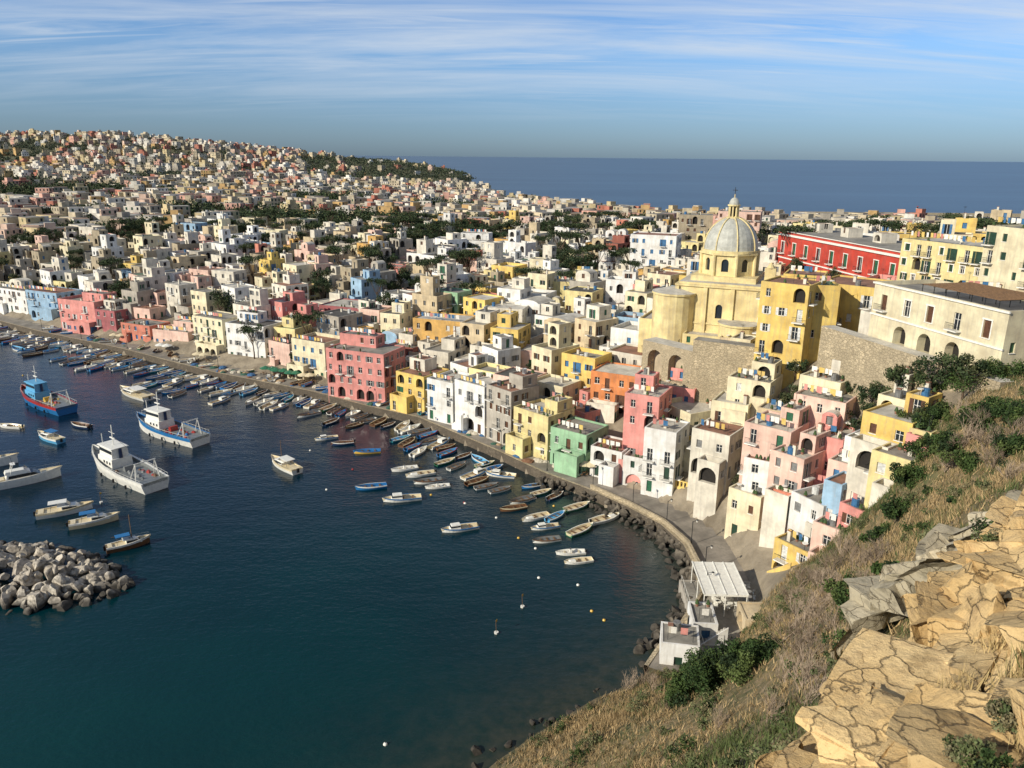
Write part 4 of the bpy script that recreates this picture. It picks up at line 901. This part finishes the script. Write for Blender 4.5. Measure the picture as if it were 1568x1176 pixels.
RB=[rowboat(4.8,'white','blue','ltblue',1),rowboat(5.2,'blue','white','blue',0),rowboat(5.6,'white','white','cream',1,'deck'),rowboat(5.0,'ltblue','white','ltblue',1),rowboat(5.4,'white','brown','grey',0),rowboat(4.6,'navy','white','brown',1),
    rowboat(5.8,'white','white','white',1,'cons'),rowboat(6.2,'white','blue','cream',0,'cab'),rowboat(5.0,'blue','red','ltblue',1),rowboat(5.2,'brown','cream','brown',0),rowboat(5.5,'teal','white','ltblue',1,'deck'),rowboat(5.0,'green','white','cream',0),rowboat(5.6,'yellow','blue','blue',0)]
LR=[4.8,5.2,5.6,5,5.4,4.6,5.8,6.2,5,5.2,5.5,5,5.6]
rb=random.Random(23)
def rail(mb,pts,h,m,r_=.025):
    for i in range(len(pts)-1):
        a,b=Vector(pts[i]),Vector(pts[i+1]); mb.rod(a+Vector((0,0,h)),b+Vector((0,0,h)),r_,m,4); n=max(1,int((b-a).length/1.2))
        for k in range(n+1): q=a.lerp(b,k/n); mb.rod(q,q+Vector((0,0,h)),r_*.8,m,4)
def trawler(L,h,st,house_c='white',gear=('red','blue')):
    mb=MB(); B=L*.29; fb=L*.085; hull(mb,L,B,fb,BP[h],BP[st],BP['grey'],deck=.72,full=.5,bowrise=.75)
    dk=fb*.74
    x0=L*.02; x1=L*.26; slab(mb,x0,x1,B*.30,dk,dk+2.1,BP[house_c],.15,0,.95); slab(mb,x0+.4,x1-.2,B*.24,dk+2.1,dk+4.0,BP[house_c],.35,0,.92)
    slab(mb,x0+.5,x1-.28,B*.243,dk+3.0,dk+3.6,GLASS,.12,.0,.965); slab(mb,x0+.2,x1+.1,B*.27,dk+4.0,dk+4.12,BP[house_c])
    for k in range(3): mb.box(x0+.6+k*1.1,x0+1.0+k*1.1,-B*.305,B*.305,dk+1.0,dk+1.5,GLASS)
    mb.rod(((x0+x1)/2,0,dk+4),((x0+x1)/2-.2,0,dk+8.2),.1,BP['white'],6); mb.rod(((x0+x1)/2-1.2,0,dk+6.6),((x0+x1)/2+1.2,0,dk+6.6),.05,BP['white'],4); mb.box((x0+x1)/2-.9,(x0+x1)/2+.9,-.12,.12,dk+5.4,dk+5.6,BP['white'])
    mb.cyl(x0+.2,0,dk+2.1,dk+3.9,.35,.3,BP['navy'],8)
    mb.rod((L*.33,0,dk),(L*.33,0,dk+5.4),.09,BP['white'],5); mb.rod((L*.33,0,dk+5.3),(L*.5,0,fb*1.8),.025,IRON,3); mb.rod((L*.33,0,dk+5.3),((x0+x1)/2,0,dk+7.9),.025,IRON,3)
    g=-L*.38
    for y in (-B*.34,B*.34): mb.rod((g,y,dk),(g+.3,y*.8,dk+3.6),.11,BP['white'],6); mb.rod((g+2.2,y,dk),(g+.3,y*.8,dk+3.6),.08,BP['white'],5)
    mb.rod((g+.3,-B*.3,dk+3.6),(g+.3,B*.3,dk+3.6),.13,BP['white'],6)
    mb.rod((g+.3,0,dk+3.6),((x0+x1)/2,0,dk+6),.03,IRON,3)
    mb.hexa([(-L*.08-.5,-.9,dk),( -L*.08+.5,-.9,dk),(-L*.08+.5,.9,dk),(-L*.08-.5,.9,dk)],[(-L*.08-.3,-.9,dk+1.1),(-L*.08+.3,-.9,dk+1.1),(-L*.08+.3,.9,dk+1.1),(-L*.08-.3,.9,dk+1.1)],BP[gear[1]])
    for k in range(16):
        x=-L*.36+rb.uniform(0,L*.34); y=rb.uniform(-B*.32,B*.32); s=rb.uniform(.3,.6); mb.cyl(x,y,dk-.05,dk+s,.5*s+.3,.35*s,BP[gear[k%2]] if k%4 else BP['brown'],7)
    for k in range(4): mb.cyl(L*.18+rb.uniform(0,1.5),rb.uniform(-.6,.6),dk,dk+.5,.3,.25,BP[rb.choice(['red','yellow','white'])],7)
    for sg in (-1,1): rail(mb,[(L*.22,sg*B*.40,fb*1.02),(L*.36,sg*B*.3,fb*1.25),(L*.47,sg*B*.08,fb*1.5)],.9,BP['white'])
    for sg in (-1,1): rail(mb,[(-L*.48,sg*B*.4,fb),(-L*.2,sg*B*.45,fb),(0,sg*B*.46,fb)],.7,BP['white'])
    for x in (-L*.3,-L*.1,L*.1): 
        for sg in (-1,1): mb.cyl(x,sg*B*.5,.3,1.0,.2,.2,BP['black'],7)
    return mb
def yacht(L):
    mb=MB(); B=L*.27; hull(mb,L,B,1.5,BP['white'],BP['white'],BP['cream'],deck=.92,full=.4,bowrise=.35)
    slab(mb,-L*.30,L*.22,B*.38,1.35,2.5,BP['white'],2.2,.3,.82); slab(mb,-L*.26,L*.20,B*.372,1.7,2.25,GLASS,1.1,.1,.93)
    slab(mb,-L*.30,L*.06,B*.30,2.5,3.0,BP['white'],.9,.2,.9); mb.poly([(L*.03,-B*.22,3.0),(L*.03,B*.22,3.0),(-L*.01,B*.2,3.5),(-L*.01,-B*.2,3.5)],GLASS)
    for y in (-B*.28,B*.28): mb.rod((-L*.22,y,2.5),(-L*.17,y*.9,4.2),.07,BP['white'],5)
    mb.box(-L*.2,-L*.13,-B*.26,B*.26,4.15,4.25,BP['white']); mb.rod((-L*.16,0,4.2),(-L*.18,0,5.6),.03,IRON,4)
    mb.box(-L*.45,-L*.32,-B*.3,B*.3,1.4,1.75,BP['cream'])
    for sg in (-1,1): rail(mb,[(L*.05,sg*B*.42,1.55),(L*.3,sg*B*.28,1.75),(L*.5,sg*.1,2.0)],.7,BP['grey'])
    return mb
def cruiser(L,h='white',mast=False):
    mb=MB(); B=L*.33; hull(mb,L,B,.95,BP[h],BP['white' if h!='white' else 'cream'],BP['cream'],deck=.8,full=.4)
    slab(mb,-L*.05,L*.32,B*.32,.75,1.5,BP['white'],.9,.1,.8); slab(mb,-L*.03,L*.28,B*.312,1.0,1.32,GLASS,.5,.0,.93)
    slab(mb,-L*.12,L*.1,B*.3,1.5,1.62,BP['white']) ; mb.poly([(L*.12,-B*.25,1.5),(L*.12,B*.25,1.5),(L*.06,B*.23,2.1),(L*.06,-B*.23,2.1)],GLASS)
    for y in (-B*.27,B*.27): mb.rod((-L*.25,y,.8),(-L*.2,y,2.2),.03,BP['grey'],4); mb.rod((L*.05,y,1.6),(L*.03,y,2.25),.03,BP['grey'],4)
    mb.box(-L*.27,L*.06,-B*.3,B*.3,2.2,2.28,BP['white' if h=='white' else 'blue']); mb.box(-L*.46,-L*.36,-B*.34,B*.34,.75,1.05,BP['cream'])
    mb.box(-L*.5-.35,-L*.5-.02,-.2,.2,.4,1.2,BP['black'])
    for sg in (-1,1): rail(mb,[(L*.1,sg*B*.42,1.0),(L*.35,sg*B*.26,1.15),(L*.5,sg*.08,1.3)],.5,BP['grey'],.018)
    if mast: mb.rod((L*.1,0,1),(L*.1,0,5.5),.06,WOOD,5); mb.rod((L*.1,0,1.9),(-L*.35,0,2.3),.05,WOOD,5)
    return mb
def at2(bow,stern):
    a=S(*bow,z=0); b=S(*stern,z=0); c=(a+b)/2; return c,math.atan2(a.y-b.y,a.x-b.x),(a-b).length
for bow,stern,a in [((148,706),(240,752),('white','white','white',('red','grey'))),((214,652),(308,682),('white','blue','white',('blue','red'))),((38,608),(104,634),('blue','red','ltblue',('red','yellow')))]:
    c,ang,L=at2(bow,stern); trawler(L,*a).obj('fishing_trawler',(c.x,c.y,0),ang)
for bow,stern in [((94,728),(-12,750)),((28,708),(-70,722))]:
    c,ang,L=at2(bow,stern); yacht(L).obj('motor_yacht',(c.x,c.y,0),ang)
for bow,stern,h,ms in [((142,778),(56,793),'white',0),((182,795),(106,809),'cream',0),((186,598),(229,613),'white',0),((417,706),(456,726),'white',1),((230,830),(163,846),'brown',1),((60,668),(94,679),'ltblue',0)]:
    c,ang,L=at2(bow,stern); cruiser(L,h,ms).obj('cabin_boat',(c.x,c.y,0),ang)
taken=[]
def rbput(bow,stern,k):
    c,ang,L=at2(bow,stern); link('rowing_boat',RB[k],(c.x,c.y,0),ang,max(.8,min(1.4,L/LR[k]))); taken.append((c.x,c.y))
for bow,stern,k in [((545,750),(592,745),1),((587,768),(645,763),7),((600,722),(640,717),6),((622,731),(666,725),2),((634,741),(677,736),4),((655,748),(686,745),6),((677,815),(732,807),7),((766,783),(806,777),9),((800,799),(840,789),2),
   ((816,811),(854,806),7),((816,831),(858,826),4),((852,849),(896,847),6),((868,863),(904,859),2),((802,748),(828,744),1),((743,726),(789,731),7),((542,694),(583,692),12),((485,674),(515,670),7),((508,682),(542,679),5),((110,651),(138,656),5),((0,653),(34,656),2),
   ((15,532),(40,540),0),((455,640),(490,632),4),((700,690),(672,700),8),((722,700),(745,712),3)]: rbput(bow,stern,k)
for row,(d0,pr) in enumerate([(3.6,.93),(9.2,.7),(14.5,.3)]):
    for i in range(2,16):
        a=cc[i]; b_=cc[i+1]; L=(b_-a).length; n=int(L/2.7)
        for k in range(n):
            if rb.random()>pr*(1 if i<14 else .5): continue
            if row==2 and i>7: continue
            p=a.lerp(b_,(k+.5)/n)-nrm[i]*(d0+rb.uniform(-.8,1.2)); q=rb.choice([0,1,2,2,3,4,4,5,6,6,7,7,8,9,10,11])
            if any((p.x-x)**2+(p.y-y)**2<7 for x,y in taken[:24]): continue
            ang=math.atan2(nrm[i].y,nrm[i].x)+rb.uniform(-.28,.28)+(math.pi if rb.random()<.3 else 0)
            link('rowing_boat',RB[q],(p.x,p.y,0),ang,rb.uniform(.85,1.15))
for i in range(3,12):
    for k in range(3):
        a=cc[i].lerp(cc[i+1],rb.random())+nrm[i]*rb.uniform(2.5,4.5); link('rowing_boat',rb.choice(RB[:12]),(a.x,a.y,2.1),math.atan2(nrm[i].y,nrm[i].x)+rb.uniform(-1,1),rb.uniform(.7,.9))
NET=[simple('net_'+k,v,.95,.4,5) for k,v in dict(white=(200,190,170),brown=(128,92,68),green=(60,96,80),tan=(176,150,116),blue=(60,100,140)).items()]
def netpile(seed):
    rg=np.random.RandomState(seed); V=IV.copy(); V=V*np.array([1.3,1,.55])*(1+.25*rg.rand(len(V))[:,None]); V[:,2]=np.maximum(V[:,2],-.02)
    me=bpy.data.meshes.new('fishing_net_pile'); me.from_pydata(V.tolist(),[],IF.tolist()); return me
for j in range(90):
    i=rb.choice([4,5,6,6,7,7,8,9,10,11,12,13]); a=cc[i].lerp(cc[i+1],rb.random())+nrm[i]*rb.uniform(1.2,4.5); me=netpile(j); me.materials.append(rb.choice(NET)); link('fishing_net_pile',me,(a.x,a.y,1.76),rb.random()*6,rb.uniform(.4,1.0))
def parasol(c):
    mb=MB(); mb.rod((0,0,0),(0,0,2.6),.04,WOOD,5); mb.cyl(0,0,0,.12,.3,.3,BP['grey'],8); n=8
    for k in range(n):
        a=k*2*math.pi/n; b=a+2*math.pi/n; P=lambda q,rr,z:(rr*math.cos(q),rr*math.sin(q),z)
        mb.poly([P(a,1.6,2.15),P(b,1.6,2.15),(0,0,2.75)],c); mb.poly([P(a,1.6,2.0),P(b,1.6,2.0),P(b,1.6,2.15),P(a,1.6,2.15)],c)
    mb.cyl(.9,.5,.7,.74,.4,.4,WOOD,8); mb.rod((.9,.5,0),(.9,.5,.7),.04,IRON,4)
    for dx,dy in ((.2,.5),(1.6,.5),(.9,1.2)): mb.box(dx-.2,dx+.2,dy-.2,dy+.2,.42,.46,WOOD); mb.box(dx-.2,dx+.2,dy+.17,dy+.2,.46,.85,WOOD); [mb.rod((dx+sx_*.17,dy+sy_*.17,0),(dx+sx_*.17,dy+sy_*.17,.42),.015,IRON,3) for sx_ in(-1,1) for sy_ in(-1,1)]
    return mb.mesh('parasol_with_table')
PS=[parasol(BP['cream']),parasol(BP['green']),parasol(BP['white'])]
for i,f,k in [(7,.7,1),(7,.9,1),(8,.2,1),(8,.5,0),(5,.5,2),(6,.3,0),(10,.5,2),(11,.5,2),(12,.4,0),(13,.3,2),(13,.6,2),(14,.5,0),(4,.5,0),(9,.4,2)]:
    for g in range(2):
        a=cc[i].lerp(cc[i+1],min(1,f+.1*g))+nrm[i]*(5.2+g*.7); link('parasol_with_table',PS[k],(a.x,a.y,1.76),rb.random()*6)
mb=MB(); mb.cyl(0,0,0,.5,.14,.1,IRON,8); mb.rod((0,0,.5),(0,0,4),.06,IRON,6); mb.rod((0,0,3.9),(.7,0,4.2),.04,IRON,5); mb.cyl(.7,0,3.8,4.15,.1,.2,TRIM,6); mb.cyl(.7,0,4.15,4.3,.24,.04,IRON,6); LMP=mb.mesh('street_lamp')
for i in range(3,21):
    a=cc[i]+nrm[i]*1.3; link('street_lamp',LMP,(a.x,a.y,1.75),math.atan2(nrm[i].y,nrm[i].x))
def buoy(c):
    mb=MB(); mb.dome(0,0,0,.32,.34,BP[c],10,4); mb.cyl(0,0,-.2,0,.25,.32,BP[c],10); mb.cyl(0,0,.33,.5,.06,.05,IRON,6); return mb.mesh('mooring_buoy',True)
BU={c:buoy(c) for c in('white','yellow','red')}
for u,v,c in [(794,824,'yellow'),(825,885,'white'),(848,775,'yellow'),(906,936,'yellow'),(925,950,'yellow'),(711,770,'red'),(760,793,'white'),(820,763,'white'),(842,700,'yellow'),(500,750,'white'),(590,1140,'white'),(885,896,'white'),(712,771,'white'),(660,758,'yellow'),(540,719,'red'),(35,575,'yellow'),(475,690,'white'),(20,530,'yellow'),(820,840,'white')]:
    p=S(u,v,z=0); link('mooring_buoy',BU[c],(p.x,p.y,0),0,.75)
mb=MB(); mb.cyl(0,0,-.1,.25,.25,.3,BP['white'],8); mb.rod((0,0,0),(0,.1,2.0),.03,WOOD,4); mb.box(-.02,.35,.08,.1,1.6,1.95,BP['yellow']); FB=mb.mesh('marker_buoy')
for u,v in [(800,930),(760,970),(155,770)]: p=S(u,v,z=0); link('marker_buoy',FB,(p.x,p.y,0),1)
# ------------------------------------------------------------------ waterside restaurant
def restaurant():
    mb=MB(); r=random.Random(4)
    a=S(1078,910,z=5.2); b_=S(1146,912,z=5.2); ang=math.atan2(b_.y-a.y,b_.x-a.x); w=(b_-a).length
    block(mb,-1.5,-8,w+8,17,-1,1.9,WALL['grey'],ROOFM['grey'],r,0,0,0,ph=.1)
    d=8.5
    for x in (0.1,w/2,w-.1):
        for y in (0.1,d/2,d-.1): mb.rod((x,y,1.9),(x,y,5.1),.07,BP['white'],5)
    for y in (0,d/2,d): mb.box(0,w,y-.06,y+.06,5.0,5.2,BP['white'])
    n=30
    for k in range(n): y=d*k/n; mb.box(-.1,w+.1,y,y+.24,5.22,5.27,BP['white'])
    for k in range(5): mb.box(w*k/4-.06,w*k/4+.06,-.1,d,5.28,5.36,BP['white'])
    block(mb,w*.75,-4.6,4.8,4.2,1.8,4.4,WALL['tan'],WALL['tan'],r,2,1.9,.9,ph=.15)
    rail(mb,[(w+.4,.5,1.95),(w+6,.5,1.95),(w+6,8,1.95)],1,BP['white']); rail(mb,[(-1.3,-7.8,2.0),(w+6,-7.8,2.0)],1,BP['white']); rail(mb,[(-1.3,-7.8,2.0),(-1.3,8.5,2.0)],1,BP['white'])
    for k in range(10):
        x=r.uniform(.5,w-.5) if k<5 else r.uniform(w+1,w+5.5); y=r.uniform(1,d-1); mb.cyl(x,y,2.6,2.66,.4,.4,BP['white'],8); mb.rod((x,y,1.9),(x,y,2.6),.04,IRON,4)
        for q in range(3): cx=x+.75*math.cos(q*2.1); cy=y+.75*math.sin(q*2.1); mb.box(cx-.2,cx+.2,cy-.2,cy+.2,2.3,2.35,BP['white']); mb.box(cx-.2,cx+.2,cy+.17,cy+.2,2.35,2.75,BP['white']); mb.box(cx-.17,cx-.13,cy-.17,cy-.13,1.9,2.3,BP['white']); mb.box(cx+.13,cx+.17,cy+.13,cy+.17,1.9,2.3,BP['white'])
    stairs(mb,-1.6,-8.2,1.9,WALL['white'],-1,1.4,-1)
    mb.obj('waterside_restaurant',(a.x,a.y,0),ang); occ(a.x+4,a.y,9)
restaurant()
a=S(1012,985,z=4.6); b_=S(1072,992,z=4.6); house(a,b_,.8,4.5,3.8,'white',r,2,extra=False,annex=False,stair=False,roof='grey',name='white_boathouse',ph=.1,arch=0)
a=S(1062,955,z=4); b_=S(1100,957,z=4); house(a,b_,.8,5,3,'white',r,2,extra=False,annex=False,stair=True,roof='grey',name='white_boathouse',ph=.3,arch=0)
a=S(1024,742,z=4.2); b_=S(1108,765,z=4.2); d=(b_-a); L=d.length; mb=MB()
mb.box(0,L,-.2,.2,-3,.25,WALL['yellow']); mb.box(0,L,-.16,.16,1.2,1.35,WALL['yellow'])
for k in range(int(L/.7)+1): mb.box(k*.7-.14,k*.7+.14,-.14,.14,.25,1.2,WALL['yellow'])
mb.obj('terrace_balustrade',(a.x,a.y,4.2),math.atan2(d.y,d.x))
for u,v in [(1048,700),(1065,712),(1085,705),(1100,720),(1075,695)]:
    p=S(u,v,z=6); tree('citrus_tree',p.x,p.y,rb.choice([0,1]),.55)
# far harbour breakwater and lighthouse
mb=MB(); a=S(1180,345,t=760); b_=S(1500,352,t=760)
mb.box(a.x,b_.x+40,a.y+40,a.y+48,-2,3.2,STONEW); mb.box(a.x+60,b_.x+120,a.y+110,a.y+118,-2,3.5,STONEW); mb.obj('harbour_mole')
mb=MB(); mb.cyl(0,0,0,9,1.4,1.0,BP['white'],10); mb.cyl(0,0,9,9.4,1.5,1.5,BP['white'],10); mb.cyl(0,0,9.4,11,.8,.7,GLASS,8); mb.dome(0,0,11,.9,.8,BP['red'],10,4); p=S(1403,350,t=800); mb.obj('harbour_lighthouse',(p.x,a.y+44,3))
# ------------------------------------------------------------------ light and sky
el=math.radians(28); az=math.atan2(-.84,-.55)
dirs=Vector((math.sin(az)*math.cos(el),math.cos(az)*math.cos(el),math.sin(el)))
L=bpy.data.lights.new('sun','SUN'); L.energy=5.0; L.angle=math.radians(.5); L.color=(1,.92,.77); so=bpy.data.objects.new('sun',L); so.rotation_euler=dirs.to_track_quat('Z','Y').to_euler(); sc.collection.objects.link(so)
wd=bpy.data.worlds.new('World'); sc.world=wd; wd.use_nodes=True; nt=wd.node_tree; bg=nt.nodes['Background']
sk=N(nt,'ShaderNodeTexSky',sky_type='NISHITA'); sk.sun_disc=False; sk.sun_elevation=el; sk.sun_rotation=az; sk.air_density=1.0; sk.dust_density=.3; sk.ozone_density=3.0; sk.altitude=60
tc=N(nt,'ShaderNodeTexCoord'); sp=N(nt,'ShaderNodeSeparateXYZ'); nt.links.new(tc.outputs['Generated'],sp.inputs[0])
def mrange(lo,hi):
    q=N(nt,'ShaderNodeMapRange'); nt.links.new(sp.outputs['Z'],q.inputs[0]); q.inputs[1].default_value=lo; q.inputs[2].default_value=hi; return q.outputs[0]
tint=mixc(nt,mrange(.0,.12),(.40,.59,1.0),(.92,1.14,1.5)); tint=mixc(nt,mrange(.2,.6),tint,(.62,.7,.82))
sky=mixc(nt,1.0,sk.outputs[0],tint,'MULTIPLY')
zz_=N(nt,'ShaderNodeMath',operation='ADD'); nt.links.new(sp.outputs['Z'],zz_.inputs[0]); zz_.inputs[1].default_value=.12
dv=N(nt,'ShaderNodeVectorMath',operation='DIVIDE'); cb_=N(nt,'ShaderNodeCombineXYZ'); [nt.links.new(zz_.outputs[0],cb_.inputs[i]) for i in range(3)]
nt.links.new(tc.outputs['Generated'],dv.inputs[0]); nt.links.new(cb_.outputs[0],dv.inputs[1])
def clouds(rot,scl,s,lo,hi,amt,dist):
    mp=N(nt,'ShaderNodeMapping'); mp.inputs['Rotation'].default_value=(0,0,math.radians(rot)); mp.inputs['Scale'].default_value=scl; nt.links.new(dv.outputs[0],mp.inputs[0])
    no=N(nt,'ShaderNodeTexNoise'); no.inputs['Scale'].default_value=s; no.inputs['Detail'].default_value=10; no.inputs['Roughness'].default_value=.6; no.inputs['Distortion'].default_value=dist; nt.links.new(mp.outputs[0],no.inputs[0])
    mr=N(nt,'ShaderNodeMapRange'); nt.links.new(no.outputs[0],mr.inputs[0]); mr.inputs[1].default_value=lo; mr.inputs[2].default_value=hi; mr.inputs[4].default_value=amt; return mr.outputs[0]
c1=clouds(-24,(.24,1.0,0),1.7,.42,.68,.8,.5); c2=clouds(-34,(.22,1.6,0),3.4,.48,.7,.6,.8)
mx_=N(nt,'ShaderNodeMath',operation='MAXIMUM'); nt.links.new(c1,mx_.inputs[0]); nt.links.new(c2,mx_.inputs[1])
mu=N(nt,'ShaderNodeMath',operation='MULTIPLY'); nt.links.new(mx_.outputs[0],mu.inputs[0]); nt.links.new(mrange(.035,.12),mu.inputs[1])
cl=mixc(nt,mu.outputs[0],sky,(8.0,8.7,9.5))
nt.links.new(cl,bg.inputs[0]); bg.inputs[1].default_value=.085
